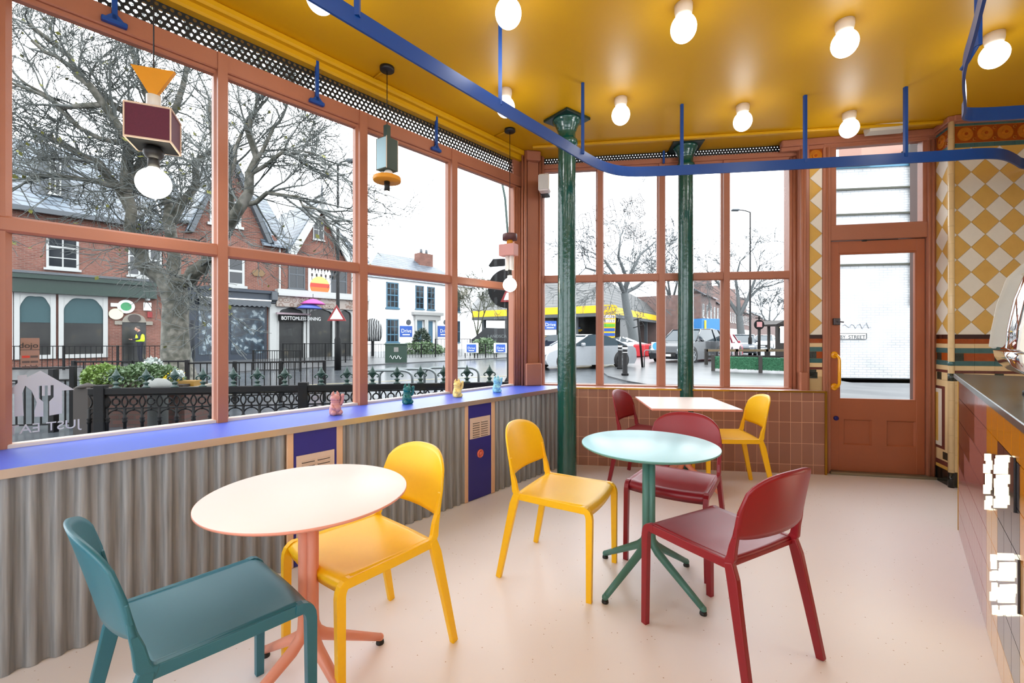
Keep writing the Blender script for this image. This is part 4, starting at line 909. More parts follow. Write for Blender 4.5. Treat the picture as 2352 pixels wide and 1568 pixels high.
def window(par, fr, s0, s1, z0, z1, d, m=None, bars=(1, 1), name='window', sill=True, arch=0):
    """sash window standing a little proud of its wall; its pane is a sub-part"""
    m = m or whw; t = max(.05, (s1 - s0) * .08); b = MB()
    b.box(s0, s0 + t, d - .06, d + .05, z0, z1).box(s1 - t, s1, d - .06, d + .05, z0, z1).box(s0, s1, d - .06, d + .05, z1 - t, z1).box(s0, s1, d - .07, d + .05, z0, z0 + t)
    for i in range(1, bars[0] + 1): x = s0 + (s1 - s0) * i / (bars[0] + 1); b.box(x - t * .3, x + t * .3, d - .05, d, z0, z1)
    for i in range(1, bars[1] + 1): z = z0 + (z1 - z0) * i / (bars[1] + 1); b.box(s0, s1, d - .055, d, z - t * (.5 if i == (bars[1] + 1) // 2 else .25), z + t * (.5 if i == (bars[1] + 1) // 2 else .25))
    if sill: b.box(s0 - t, s1 + t, d - .14, d, z0 - t * 1.2, z0)
    f = b.build(name, m, par); MB().box(s0 + t * .5, s1 - t * .5, d - .03, d - .005, z0 + t * .5, z1 - t * .5).build('pane', dgl, f); return f
def roofslab(par, pts, m, t=.12, name='roof'):
    """a sloping slab from four or more points (s,d,z)"""
    n = len(pts); return MB().add([p for p in pts] + [(p[0], p[1], p[2] - t) for p in pts], [tuple(range(n)), tuple(range(2 * n - 1, n - 1, -1))] + [(k, n + k, n + (k + 1) % n, (k + 1) % n) for k in range(n)]).build(name, m, par)
DR = 24.8
s_ = lambda px, d=DR: A.s(px, d)
z_ = lambda px, py, d=DR: A.z(px, py, d)
# b1: brick building with green shopfront
o = T('brick_pub', 'red brick building with slate roof, dark green fascia and white arched windows, far left', 'building', A, (s_(200), DR, 0))
L0, L1 = s_(-90), s_(372); ze = z_(200, 500)
MB().box(L0, L1, DR, DR + 9, GZ, ze).build('wall', br1, o)
zr = z_(160, 345, DR + 4.5)
roofslab(o, [(L0, DR - .4, ze), (L1, DR - .4, ze), (L1, DR + 4.5, zr), (L0, DR + 4.5, zr)], slate)
roofslab(o, [(L0, DR + 4.5, zr), (L1, DR + 4.5, zr), (L1, DR + 9, ze), (L0, DR + 9, ze)], slate)
MB().box(L0, L1, DR - .5, DR - .3, ze - .16, ze + .04).build('gutter', leadg, o)
w0_, w1_ = s_(106), s_(181); window(o, A, w0_, w1_, z_(140, 617), z_(140, 520), DR, bars=(1, 3))
window(o, A, s_(294), s_(345), z_(320, 634), z_(320, 545), DR, bars=(1, 1)); window(o, A, s_(371) - .9, s_(371), z_(371, 640), z_(371, 560), DR)
dm = MB(); a_, b_ = s_(90, DR + .6), s_(162, DR + .6); zt = z_(125, 358, DR + .6); zb = z_(125, 446, DR + .6); dm.box(a_, b_, DR + .6, DR + 3.5, zb - .3, zt).build('dormer', leadg, o)
window(o, A, a_ + .3, b_ - .3, zb, zt - .25, DR + .6, bars=(1, 1))
f0, f1 = z_(200, 679), z_(200, 643)
MB().box(L0, s_(357), DR - .35, DR, f0, f1).box(L0, s_(357), DR - .5, DR, f1 - .12, f1 + .1).build('fascia', grn_f, o)
MB().box(L0, s_(357), DR - .55, DR, f1 + .08, f1 + .18).build('cornice', leadg, o)
gb_ = z_(200, 815)
for a_, b_ in ((-90, -10), (-6, 30), (32, 128), (134, 247)):
    a_, b_ = s_(a_), s_(b_); zt = f0; fr_ = MB().box(a_, a_ + .16, DR - .12, DR, gb_, zt).box(b_ - .16, b_, DR - .12, DR, gb_, zt).box(a_, b_, DR - .14, DR, gb_ - .12, gb_ + .05)
    zs = zt - .95; c = (a_ + b_) / 2; hw_ = (b_ - a_) / 2 - .14
    for sg in (-1, 1):
        arcp = [(c + sg * hw_, zt), (c + sg * hw_, zs)] + [(c + sg * hw_ * math.cos(t_) ** .7, zs + .80 * math.sin(t_) + .05 * abs(math.sin(4 * t_))) for t_ in [k * PI / 2 / 10 for k in range(1, 11)]] + [(c, zt)]
        fr_.prism(arcp if sg > 0 else arcp[::-1], DR - .1, DR - .02, 'y')
    w_ = fr_.build('arched_window', whw, o); MB().box(a_ + .1, b_ - .1, DR - .03, DR - .005, gb_, zt).build('pane', dark_in, w_)
    MB().box(a_ + .14, b_ - .14, DR - .05, DR - .035, zt - 1.25, zt - .02).build('blind', tealb, w_)
# arched entrance and its signs
e0_, e1_ = s_(280), s_(335); zd = z_(305, 740); dm = MB().box(e0_, e1_, DR - .02, DR + .3, GZ, zd).build('doorway', dark_in, o)
ec = (e0_ + e1_) / 2; er = (e1_ - e0_) / 2
MB().prism([(ec + er * math.cos(a), zd + er * .95 * math.sin(a)) for a in [k * PI / 16 for k in range(17)]], DR - .1, DR, 'y').build('fanlight_arch', stone, o)
MB().prism([(ec + .24 * math.cos(a), zd + er * .42 + .2 * math.sin(a)) for a in [k * PI / 10 for k in range(20)]], DR - .13, DR - .1, 'y').build('oval_light', mat('brown_oval', (96, 82, 76), .6, k=EX), o)
MB().box(s_(263), e0_, DR - .08, DR, zd - .12, zd + .06).box(e1_, s_(350), DR - .08, DR, zd - .12, zd + .06).build('stone_band', stone, o)
def disc(s, z, r, d, m, name, par, t=.04, n=28, m2=None, r2=0):
    x = MB().prism([(s + r * math.cos(2 * PI * k / n), z + r * math.sin(2 * PI * k / n)) for k in range(n)], d - t, d, 'y')
    if m2: x.prism([(s + r2 * math.cos(2 * PI * k / n), z + r2 * math.sin(2 * PI * k / n)) for k in range(n)], d - t - .01, d - t, 'y', 1)
    return x.build(name, [m] + ([m2] if m2 else []), par)
disc(s_(289), z_(289, 704), .32, DR - .05, wsn, 'round_sign', o, m2=mat('leaf_green_paint', (60, 150, 96), .5, k=.7), r2=.2); disc(s_(266), z_(266, 721), .26, DR - .05, mat('cream_sign', (226, 220, 190), .5, k=.7), 'round_sign', o)
MB().box(s_(329), s_(347), DR - .08, DR, z_(338, 713), z_(338, 695)).build('square_sign', wsn, o); MB().box(s_(338), s_(349), DR - .08, DR, z_(343, 729), z_(343, 716)).build('red_sign', redp, o)
MB().box(s_(254), s_(277), DR - .08, DR, z_(265, 704), z_(265, 696)).build('name_board', wsn, o); MB().box(s_(334), s_(343), DR - .2, DR, z_(338, 690), z_(338, 682)).build('wall_lamp', wsn, o)
# b2: dark shop with a tall brick gable
o = T('dark_shop_building', 'red brick building with gabled front and slate-navy shopfront, behind the big tree', 'building', A, (s_(500), DR, 0))
L0, L1 = s_(374), s_(636); z1 = z_(500, 520)
MB().box(L0, L1, DR, DR + 9, GZ, z1).build('wall', br1, o)
ga, gb2, gp_ = s_(440), s_(612), s_(522); zp = z_(522, 345); zf = z_(612, 560)
MB().prism([(ga, z1 - .3), (gb2, z1 - .3), (gp_, zp)], DR - .02, DR + 1.2, 'y').build('gable_wall', br1, o)
for p0, p1 in (((ga - .2, z1 - .5), (gp_, zp + .25)), ((gb2 + .2, z1 - .5), (gp_, zp + .25))):
    dx, dz = p1[0] - p0[0], p1[1] - p0[1]; l = math.hypot(dx, dz); nx, nz = -dz / l * .22, dx / l * .22
    if nz > 0: nx, nz = -nx, -nz
    MB().prism([p0, p1, (p1[0] + nx, p1[1] + nz), (p0[0] + nx, p0[1] + nz)], DR - .4, DR + .0, 'y').build('bargeboard', leadg, o)
roofslab(o, [(gp_, DR - .4, zp + .2), (gp_, DR + 6, zp + .2), (ga - .3, DR + 6, z1 - .5), (ga - .3, DR - .4, z1 - .5)], slate); roofslab(o, [(gp_, DR - .4, zp + .2), (gp_, DR + 6, zp + .2), (gb2 + .3, DR + 6, z1 - .5), (gb2 + .3, DR - .4, z1 - .5)], slate)
roofslab(o, [(s_(374), DR - .3, z1), (s_(440), DR - .3, z1), (s_(440), DR + 4.5, z_(400, 400, DR + 4.5)), (s_(374), DR + 4.5, z_(374, 398, DR + 4.5))], slate)
window(o, A, s_(530) - 1.0, s_(553), z_(540, 520), z_(540, 462), DR - .02); window(o, A, s_(531) - .9, s_(561), z_(545, 656), z_(545, 590), DR)
MB().box(s_(380), s_(628), DR - .35, DR, z_(500, 690), z_(500, 664)).box(s_(380), s_(628), DR - .5, DR, z_(500, 668), z_(500, 661)).build('fascia', nav, o)
MB().box(s_(450), s_(616), DR - .5, DR - .35, z_(540, 689), z_(540, 686)).build('awning_rail', wsn, o)
aw = MB(); a_, b_ = s_(452), s_(615); n = 14
for k in range(n): x0, x1 = a_ + (b_ - a_) * k / n, a_ + (b_ - a_) * (k + 1) / n; aw.prism([(x0, z_(540, 690)), (x1, z_(540, 690)), (x1, z_(540, 701)), ((x0 + x1) / 2, z_(540, 704)), (x0, z_(540, 701))][::-1], DR - .5, DR - .47, 'y')
aw.build('awning_valance', leadg, o)
MB().box(s_(383), s_(612), DR - .06, DR, GZ, z_(500, 690)).build('shopfront_frame', nav, o)
icy = rampmat('frosted_window_drawing', [(.42, (44, 58, 74)), (.56, (80, 104, 122)), (.62, (196, 214, 222))], 'noise', 3.2, .2, k=EX)
for a_, b_ in ((455, 492), (530, 606)): MB().box(s_(a_), s_(b_), DR - .09, DR - .05, z_(540, 812), z_(540, 704)).build('shop_window', icy, o)
MB().box(s_(372 + 10), s_(392), DR - .12, DR, GZ, z_(385, 682)).build('pilaster', mat('grey_blue_pilaster', (92, 110, 136), .5, k=EX), o)
MB().box(s_(422), s_(446), DR - .09, DR - .05, GZ, z_(435, 735)).build('shop_door', dgl, o)
disc(s_(590) - .2, z_(595, 628), .0001, DR, stone, 'wall_bolt', o)
MB().prism([(s_(578) , z_(590, 627)), (s_(582), z_(590, 620)), (s_(602), z_(590, 619)), (s_(609), z_(590, 626)), (s_(603), z_(590, 634)), (s_(583), z_(590, 634))], DR - .06, DR, 'y').build('stone_plaque', mat('ochre_stone', (176, 140, 96), .7, k=EX), o)
# slate roof between the gables
# b3: gabled restaurant
o = T('gabled_restaurant', 'brick restaurant with white bargeboards, mosaic fascia and arched windows', 'building', A, (s_(720), DR, 0))
L0, L1 = s_(636), s_(842); z1 = z_(700, 575)
MB().box(L0, L1, DR, DR + 9, GZ, z1).build('wall', br1, o)
g0_, g1_, gm = s_(668), s_(795), s_(733); zp = z_(733, 458); zf = z_(700, 568)
MB().prism([(g0_ + .3, z1 - .1), (g1_ - .3, z1 - .1), (gm, zp - .2)], DR - .02, DR + 1, 'y').build('gable_wall', br1, o)
for p0, p1 in (((g0_ - .3, z1 - .35), (gm, zp + .1)), ((g1_ + .3, z1 - .35), (gm, zp + .1))):
    dx, dz = p1[0] - p0[0], p1[1] - p0[1]; l = math.hypot(dx, dz); nx, nz = -dz / l * .42, dx / l * .42
    if nz > 0: nx, nz = -nx, -nz
    MB().prism([p0, p1, (p1[0] + nx, p1[1] + nz), (p0[0] + nx, p0[1] + nz)], DR - .45, DR - .3, 'y').build('bargeboard', whw, o)
for e in (g0_ - .4, g1_ + .4): roofslab(o, [(gm, DR - .45, zp + .15), (gm, DR + 6, zp + .15), (e, DR + 6, z1 - .4), (e, DR - .45, z1 - .4)], slate)
MB().prism([(gm - .9, z_(733, 490)), (gm + .9, z_(733, 490)), (gm + .55, z_(733, 487)), (gm, z_(733, 468)), (gm - .55, z_(733, 487))], DR - .3, DR - .2, 'y').build('gable_truss', whw, o)
MB().lathe([(.06, 0), (.10, .15), (.05, .3), (.08, .45), (.01, .9)], (gm, DR - .4, zp + .1), 10).build('finial', leadg, o)
for a_, b_ in ((598, 668), (790, 842)):
    zrd = z_(max(a_, 640), 462, DR + 4) if a_ < 700 else z_(800, 505, DR + 3); dd = 4 if a_ < 700 else 3
    roofslab(o, [(s_(a_), DR - .35, z_(a_, 560) if a_ < 700 else z1 - .2), (s_(b_), DR - .35, z_(a_, 560) if a_ < 700 else z1 - .2), (s_(b_) - (0 if a_ < 700 else 2.4), DR + dd, zrd), (s_(a_), DR + dd, zrd)], slate)
window(o, A, s_(718), s_(743), z_(730, 551), z_(730, 506), DR - .02, bars=(1, 1)); MB().box(s_(716), s_(746), DR - .12, DR, z_(730, 505), z_(730, 496)).build('lintel', stone, o)
window(o, A, s_(662), s_(700), z_(680, 664), z_(680, 597), DR, leadg, (1, 1)); window(o, A, s_(759), s_(796), z_(775, 681), z_(775, 610), DR, leadg, (1, 1))
MB().box(s_(640), s_(643), DR - .12, DR, z_(640, 668), z_(640, 560)).box(s_(806), s_(809), DR - .12, DR, z_(806, 680), z_(806, 600)).build('drainpipe', whw, o)
sg = MB().box(s_(707), s_(757), DR - .16, DR - .02, z_(730, 674), z_(730, 606)).build('sunset_sign', wsn, o, label='white sign board with sunset disc')
cc, cz, rr = s_(732), z_(732, 658), .62; dsk = MB()
for i, (lo_, hi_) in enumerate(((-1, -.55), (-.55, -.1), (-.1, .3), (.3, 1))):
    pp = clip([(cc + rr * math.cos(2 * PI * k / 32), cz + rr * math.sin(2 * PI * k / 32)) for k in range(32)], cc - 1, cc + 1, cz + lo_ * rr, cz + hi_ * rr)
    dsk.prism(pp, DR - .19, DR - .16, 'y', i)
dsk.build('sun_disc', [mat('sign_amber', (250, 200, 70), .5, k=.7), mat('sign_orange', (236, 110, 40), .5, k=.7), mat('sign_scarlet', (220, 60, 40), .5, k=.7), mat('sign_straw', (220, 196, 110), .5, k=.7)], sg)
dp = MB(); rn = random.Random(3)
for row in range(2):
    for i in range(10 if row == 0 else 7):
        x0 = s_(709) + .08 + i * (.20 if row == 0 else .29); zz = z_(730, 619 + row * 14); dp.box(x0, x0 + .11, DR - .175, DR - .16, zz - .08, zz + .1).box(x0 + .04, x0 + .07, DR - .175, DR - .16, zz - .15 - rn.random() * .16, zz)
dp.build('dripping_letters', mat('brown_ink', (74, 58, 48), .6, k=EX), sg)
zc0, zc1 = z_(720, 698), z_(720, 685)
MB().box(s_(631), s_(840), DR - .6, DR, zc1, zc1 + .16).box(s_(631), s_(840), DR - .5, DR, zc1 + .16, zc1 + .4).build('cornice', whw, o)
mos = rampmat('mosaic_fascia', [(.10, (130, 90, 76)), (.25, (232, 220, 206)), (.45, (170, 130, 112)), (.6, (226, 212, 200))], 'voronoi', 3.4, .5, k=EX)
MB().box(s_(629), s_(840), DR - .4, DR, z_(720, 708), zc1).build('fascia', mos, o)
MB().prism([(DR - .6, z_(628, 672)), (DR - .6, z_(628, 690)), (DR - .1, z_(628, 698)), (DR, z_(628, 672))], s_(616), s_(629), 'x').build('console', leadg, o)
zsp = z_(720, 725)
for a_, b_ in ((633, 699), (703, 765), (769, 808)):
    a_, b_ = s_(a_), s_(b_); c = (a_ + b_) / 2; h_ = (b_ - a_) / 2 - .12; zt = z_(720, 708); m = MB()
    for sg_ in (-1, 1):
        arcp = [(c + sg_ * (h_ + .14), zt), (c + sg_ * (h_ + .14), GZ), (c + sg_ * h_, GZ), (c + sg_ * h_, zsp)] + [(c + sg_ * h_ * math.cos(t_), zsp + (zt - zsp) * .86 * math.sin(t_) + .05 * abs(math.sin(3 * t_))) for t_ in [k * PI / 2 / 9 for k in range(1, 10)]] + [(c, zt)]
        m.prism(arcp if sg_ < 0 else arcp[::-1], DR - .2, DR - .08, 'y')
    w_ = m.build('arched_window', whw, o); MB().box(a_, b_, DR - .06, DR - .02, GZ, zt).build('pane', dark_in, w_)
MB().box(s_(616), s_(632), DR - .25, DR, GZ, z_(624, 698)).build('white_pier', whw, o)
MB().box(s_(822), s_(840), DR - .25, DR, GZ, z_(830, 708)).build('white_pier', whw, o)
bd = MB().box(s_(636), s_(698), DR - .5, DR - .2, z_(660, 737), z_(660, 723)).build('awning_sign', blk_o, o)
tw = textmb('BOTTOMLESS DINING', .38); tw.xf(Matrix.Translation((s_(638), DR - .52, z_(660, 735))) @ Matrix.Diagonal((.62, 1, .8, 1))); tw.build('words', wsn, bd)
MB().box(s_(628), s_(705), DR - .55, DR - .35, z_(660, 723), z_(660, 719)).build('rolled_awning', mat('striped_awning', (216, 190, 200), .6, k=EX, var=.4, scale=3), o)
for px, py, cm_, lab in ((719, 694, 'pink', 'pink open umbrella hung over the restaurant arches'), (711, 704, 'blue', 'blue open umbrella hung just below the pink one')):
    u_ = T('hanging_umbrella', lab, 'umbrella', A, (s_(px, DR - 1), DR - 1, z_(px, py, DR - 1)), group='umbrellas over the arches')
    c_ = (s_(px, DR - 1), DR - 1, z_(px, py, DR - 1)); MB().lathe([(.72, -.12), (.5, .04), (.25, .15), (.001, .22)], c_, 16).build('canopy', mat(cm_ + '_umbrella_cloth', (214, 90, 176) if cm_ == 'pink' else (92, 112, 200), .6, k=.7), u_)
    MB().tube([(c_[0], c_[1], c_[2] - .5), (c_[0], c_[1], c_[2] + .5)], .015, 6).build('shaft', blk_o, u_)
# b4: white rendered building
DW = 33.0
sw = lambda px, d=DW: A.s(px, d); zw = lambda px, py, d=DW: A.z(px, py, d)
o = T('white_house', 'white rendered two-storey building with sky blue sash windows and grey hipped roof', 'building', A, (sw(960), DW, 0))
L0, L1 = sw(838), sw(1084); ze = zw(960, 648)
MB().box(L0, L1, DW, DW + 10, GZ, ze).build('wall', whr, o)
r0, r1 = sw(868, DW + 5), sw(962, DW + 5); zr = zw(868, 580, DW + 5)
rl_ = MB().add([(L0 - .3, DW - .3, ze), (L1 + .3, DW - .3, ze), (L1 + .3, DW + 10, ze), (L0 - .3, DW + 10, ze), (r0, DW + 5, zr), (r1, DW + 5, zr)], [(0, 1, 5, 4), (1, 2, 5), (2, 3, 4, 5), (3, 0, 4), (0, 3, 2, 1)]).build('roof', slate, o)
c0_, c1_ = sw(958, DW + 4), sw(988, DW + 4); MB().box(c0_, c1_, DW + 3.5, DW + 4.5, ze + .5, zw(970, 583, DW + 4)).build('chimney', br1, o)
for k in range(2): MB().lathe([(.16, 0), (.14, .5)], (c0_ + (c1_ - c0_) * (.3 + .4 * k), DW + 4, zw(970, 583, DW + 4)), 12).build('chimney_pot', leadg, o)
for a_, b_, y0, y1, bars in ((887, 915, 706, 647, (2, 3)), (954, 973, 709, 655, (1, 3)), (981, 998, 711, 658, (1, 3)), (887, 915, 786, 732, (2, 2)), (1049, 1056, 716, 668, (1, 1)), (1049, 1056, 786, 737, (1, 1))):
    window(o, A, sw(a_), sw(b_), zw(a_, y0), zw(a_, y1), DW, skyb, bars)
MB().box(sw(945), sw(1012), DW - .5, DW, zw(975, 724), zw(975, 717)).box(sw(950), sw(1007), DW - .35, DW, zw(975, 735), zw(975, 724)).build('door_hood', whw, o)
for px in (951, 973, 977, 998): MB().lathe([(.14, GZ), (.12, zw(975, 735))], (sw(px), DW - .3, 0), 12).build('porch_column', whw, o)
for a_, b_ in ((956, 969), (981, 993)): MB().box(sw(a_), sw(b_), DW - .06, DW + .02, GZ, zw(975, 737)).build('front_door', skyb, o)
def drive(par, fr, s0, s1, z0, z1, d, size, name='drive_sign'):
    q = MB().box(s0, s1, d - .06, d, z0, z1).build(name, blup, par); t_ = textmb('Drive', size); w_ = max(v[0] for v in t_.v); t_.xf(Matrix.Translation(((s0 + s1) / 2 - w_ / 2, d - .075, z0 + (z1 - z0) * .38))); t_.build('word', wsn, q)
    MB().box(s0 + (s1 - s0) * .2, s0 + (s1 - s0) * .8, d - .07, d - .06, z0 + (z1 - z0) * .14, z0 + (z1 - z0) * .24).build('strapline', wsn, q); return q
for a_, b_ in ((918, 946), (1005, 1034)): drive(o, A, sw(a_), sw(b_), zw(a_, 773), zw(a_, 748), DW, .52)
for px in (938, 1023): disc(sw(px), zw(px, 740), .28, DW - .02, leadg, 'wall_tie', o, n=8)
# filling station
Pc = at(1392, 700, 44.5); P0_ = at(1083, 714, 55.5); P2_ = at(1556, 737, 84)
G1 = Fr(P0_[:2], (Pc[0] - P0_[0], Pc[1] - P0_[1])); l1 = math.hypot(Pc[0] - P0_[0], Pc[1] - P0_[1]); G2 = Fr(Pc[:2], (P2_[0] - Pc[0], P2_[1] - Pc[1])); l2 = math.hypot(P2_[0] - Pc[0], P2_[1] - Pc[1])
o = T('filling_station', 'filling station with yellow canopy edge and tiled hipped roof across the junction', 'building', W, (Pc[0], Pc[1], 0))
def onfr(fr, mb): mb.xf(Matrix.Translation((fr.P[0], fr.P[1], 0)) @ Matrix.Rotation(fr.a, 4, 'Z')); return mb
zt, zb = 4.48, 3.72
m = onfr(G1, MB().box(0, l1, 0, .5, zb, zt)); m2 = onfr(G2, MB().box(0, l2, 0, .5, zb, zt)); m.add(m2.v, m2.f); m.build('canopy_fascia', yelp, o)
m = onfr(G1, MB().box(0, l1, .02, .52, zb - .35, zb)); m2 = onfr(G2, MB().box(0, l2, .02, .52, zb - .35, zb)); m.add(m2.v, m2.f); m.build('canopy_soffit', leadg, o)
bk = G1.w(0, 22); bk2 = G1.w(l1, 22)
pa, pb_, pc_ = G1.w(0, 0), G1.w(l1, 0), G2.w(l2, 0); ap1, ap2 = at(1130, 655, 64), at(1386, 640, 56)
zz = zt - .05; rf = MB().add([(pa[0], pa[1], zz), (pb_[0], pb_[1], zz), (pc_[0], pc_[1], zz), (ap1[0] - 8, ap1[1] + 20, zz), ap1, ap2, (pc_[0] + 4, pc_[1] + 20, zz), (ap2[0] + 8, ap2[1] + 18, ap2[2])], [(0, 1, 5, 4), (1, 2, 5), (0, 4, 3), (3, 4, 5, 7, 6), (2, 6, 7), (2, 7, 5)]); rf.build('roof', tile_r, o)
m = onfr(G1, MB().box(-1, l1 - 2, 8, 14, 0, zb)); m2 = onfr(G2, MB().box(3, l2, 7, 12, 0, zb)); m.add(m2.v, m2.f); m.build('shop', dark_in, o)
for k in range(3): onfr(G1, MB().box(1 + k * 6.5, 1.4 + k * 6.5, .8, 1.2, 0, zb)).build('canopy_post', leadg, o)
for k in range(4): onfr(G2, MB().box(3 + k * 6.5, 3.4 + k * 6.5, .8, 1.2, 0, zb)).build('canopy_post', leadg, o)
cl = MB(); rn = random.Random(11)
cols = [redp, yelp, blup, wsn]
for k in range(46): x = rn.uniform(4, l1 - 3); z = rn.uniform(.3, 2.4); cl.box(x, x + rn.uniform(.2, .5), 7.8, 8, z, z + rn.uniform(.15, .4), rn.randrange(4))
onfr(G1, cl).build('goods_display', cols, o)
# price totem
x, y, _ = at(1399, 0, 41); o = T('price_totem', 'tall yellow fuel price totem with oval top badge', 'sign', W, (x, y, 0), own=True)
zf = lambda py: EYE + (773 - py) / F * 41
MB().prism([(-.62, 0), (.3, 0), (.5, 1.0), (.62, zf(708)), (.3, zf(700)), (-.62, zf(700))], -.15, .15, 'y').build('panel', yelp, o)
MB().prism([(.72 * math.cos(2 * PI * k / 28), zf(709) + .36 * math.sin(2 * PI * k / 28) + .1 * math.cos(2 * PI * k / 28)) for k in range(28)], -.22, -.14, 'y').build('badge', yelp, o)
t_ = textmb('JET', .55); t_.xf(Matrix.Translation((-.55, -.24, zf(711))) @ Matrix.Diagonal((.9, 1, .9, 1))); t_.build('word', blup, o)
for py, m_, tx in ((727, wsn, '0 153.9'), (737, wsn, '0 173.9'), (747, mat('leaf_green_paint2', (110, 200, 60), .5, k=.7), ''), (757, blup, ''), (768, blup, '')):
    q = MB().box(-.5, .5, -.18, -.14, zf(py + 3.5), zf(py - 3.5)).build('price_row', m_, o)
    if tx: t_ = textmb(tx, .3); t_.xf(Matrix.Translation((-.45, -.195, zf(py + 2.5)))); t_.build('figures', redp, q)
# Drive board by the roadside, left pane of the far window
x, y, _ = at(1264, 0, 40); o = T('roadside_board', 'blue and white roadside board left of the free column', 'sign', W, (x, y, 0), own=True)
zf2 = lambda py: EYE + (773 - py) / F * 40
drive(o, None, -.55, .55, zf2(756), zf2(737), 0, .42, 'header')
MB().box(-.5, .55, -.05, 0, zf2(773), zf2(757)).build('panel', wsn, o); MB().box(-.5, -.44, -.03, .03, 0, zf2(760)).build('post', blk_o, o)
# hazy brick terrace up the street
P1 = at(1588, 0, 60); P2 = at(1786, 0, 200); GT = Fr(P1[:2], (P2[0] - P1[0], P2[1] - P1[1])); lt = math.hypot(P2[0] - P1[0], P2[1] - P1[1])
x0 = 6
for k, wl in enumerate((12, 14, 16, 20, 26, 34, 40)):
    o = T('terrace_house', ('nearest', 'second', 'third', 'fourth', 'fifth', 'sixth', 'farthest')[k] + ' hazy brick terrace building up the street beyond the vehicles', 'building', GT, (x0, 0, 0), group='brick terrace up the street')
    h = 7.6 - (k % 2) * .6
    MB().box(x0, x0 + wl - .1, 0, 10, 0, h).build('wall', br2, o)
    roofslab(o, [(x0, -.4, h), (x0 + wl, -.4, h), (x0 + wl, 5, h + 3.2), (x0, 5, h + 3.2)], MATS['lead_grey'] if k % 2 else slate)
    if k < 4:
        MB().prism([(x0 + 2, h - .1), (x0 + 7, h - .1), (x0 + 4.5, h + 3.4)], -.5, 2, 'y').build('gable', br2, o)
        for j in range(max(2, int(wl / 3))): window(o, GT, x0 + 1 + j * 3, x0 + 2.3 + j * 3, 4.2, 6.2, 0, whw, (1, 1)); 
        MB().box(x0 + .4, x0 + wl - .6, -.12, 0, .4, 2.9).build('shopfront', dgl, o)
    x0 += wl
# white painted corner building seen through the door
Pd = at(1900, 0, 13.6); HD = Fr(Pd[:2], (.985, -.14))
wbr = brickmat('white_painted_brick', (250, 250, 250), (244, 246, 248), (212, 216, 220), k=.62, ms=.010, bump=.25)
o = T('white_brick_building', 'white painted brick building across the side street, seen through the door', 'building', HD, (2, 0, 0))
hz = lambda px, py: HD.z(px, py)
x1 = HD.s(2102); zt = hz(2000, 384)
MB().prism([(-.05, 0), (x1, 0), (x1 + 6, 8), (4.6, 8)], hz(2000, 868), zt).build('wall', wbr, o)
MB().prism([(-.05, -.01), (x1, -.01), (x1 + 6, 8), (4.6, 8)], GZ, hz(2000, 870)).build('dark_plinth', mat('mossy_dark_brick', (66, 70, 72), .6, k=EX), o)
MB().box(-.05, x1, -.06, .1, zt - .02, hz(2000, 375)).build('blue_band', mat('pale_blue_band', (110, 180, 216), .6, k=EX), o)
for py in (434, 492, 608): MB().box(-.05, x1 + .2, -.08, -.02, hz(2000, py + 2), hz(2000, py - 2)).build('cable_run', mat('olive_cable', (86, 86, 66), .6, k=EX), o)
roofslab(o, [(-.1, -.2, hz(1990, 372)), (HD.s(1998), -.2, hz(1990, 372)), (HD.s(1985), 3.5, hz(1985, 300)), (2.0, 3.5, hz(1985, 300))], slate)
MB().box(HD.s(1998), x1, .4, 1.6, hz(2000, 376), hz(2000, 250)).build('gable_render', mat('pale_pink_render', (230, 176, 156), .8, k=EX * 1.3), o)
dpx = HD.s(2092); MB().tube([(HD.s(2074), -.12, hz(2074, 320)), (dpx - .05, -.12, hz(2090, 380)), (dpx, -.12, hz(2090, 410)), (dpx, -.12, hz(2090, 700))], .06, 8).build('drainpipe', mat('olive_drainpipe', (62, 66, 52), .5, k=EX), o)
qn = MB()
for k in range(22): z0 = GZ + k * .32; qn.box(x1 - .06 - .05 * (k % 2), x1 + .02, -.04, .5, z0 + .02, z0 + .30)
qn.build('quoins', mat('dark_green_quoins', (44, 62, 56), .6, k=EX), o)
sg = MB().box(HD.s(1905), HD.s(1989), -.03, 0, hz(1960, 779), hz(1960, 765)).build('street_sign', wsn, o)
t_ = textmb('RIGSBY  STREET', .15, sp=.95); w_ = max(v[0] for v in t_.v); t_.xf(Matrix.Translation((HD.s(1986) - w_, -.035, hz(1960, 777.5)))); t_.xf(Matrix.Diagonal((1, 1, 1, 1))); t_.build('words', blk_o, sg); q0_, q1_, r0_, r1_ = HD.s(1905), HD.s(1989), hz(1960, 779), hz(1960, 765)
MB().box(q0_, q1_, -.04, -.03, r0_, r0_ + .012).box(q0_, q1_, -.04, -.03, r1_ - .012, r1_).box(q1_ - .012, q1_, -.04, -.03, r0_, r1_).build('border', blk_o, sg)
sb = MB(); sb.tube([(HD.s(1935) + k * .06, -.01, hz(1945, 748) + .07 * math.sin(k * 1.9) + .03 * math.sin(k * 4.1)) for k in range(14)], .008, 5); sb.build('graffiti', mat('pale_grey_spray', (150, 156, 164), .7, k=.8), o)
slab('pavement', [HD.w(0, -1.2)[:2], HD.w(5, -1.2)[:2], HD.w(5, 0)[:2], HD.w(0, 0)[:2]], .05, MATS['wet_asphalt'])
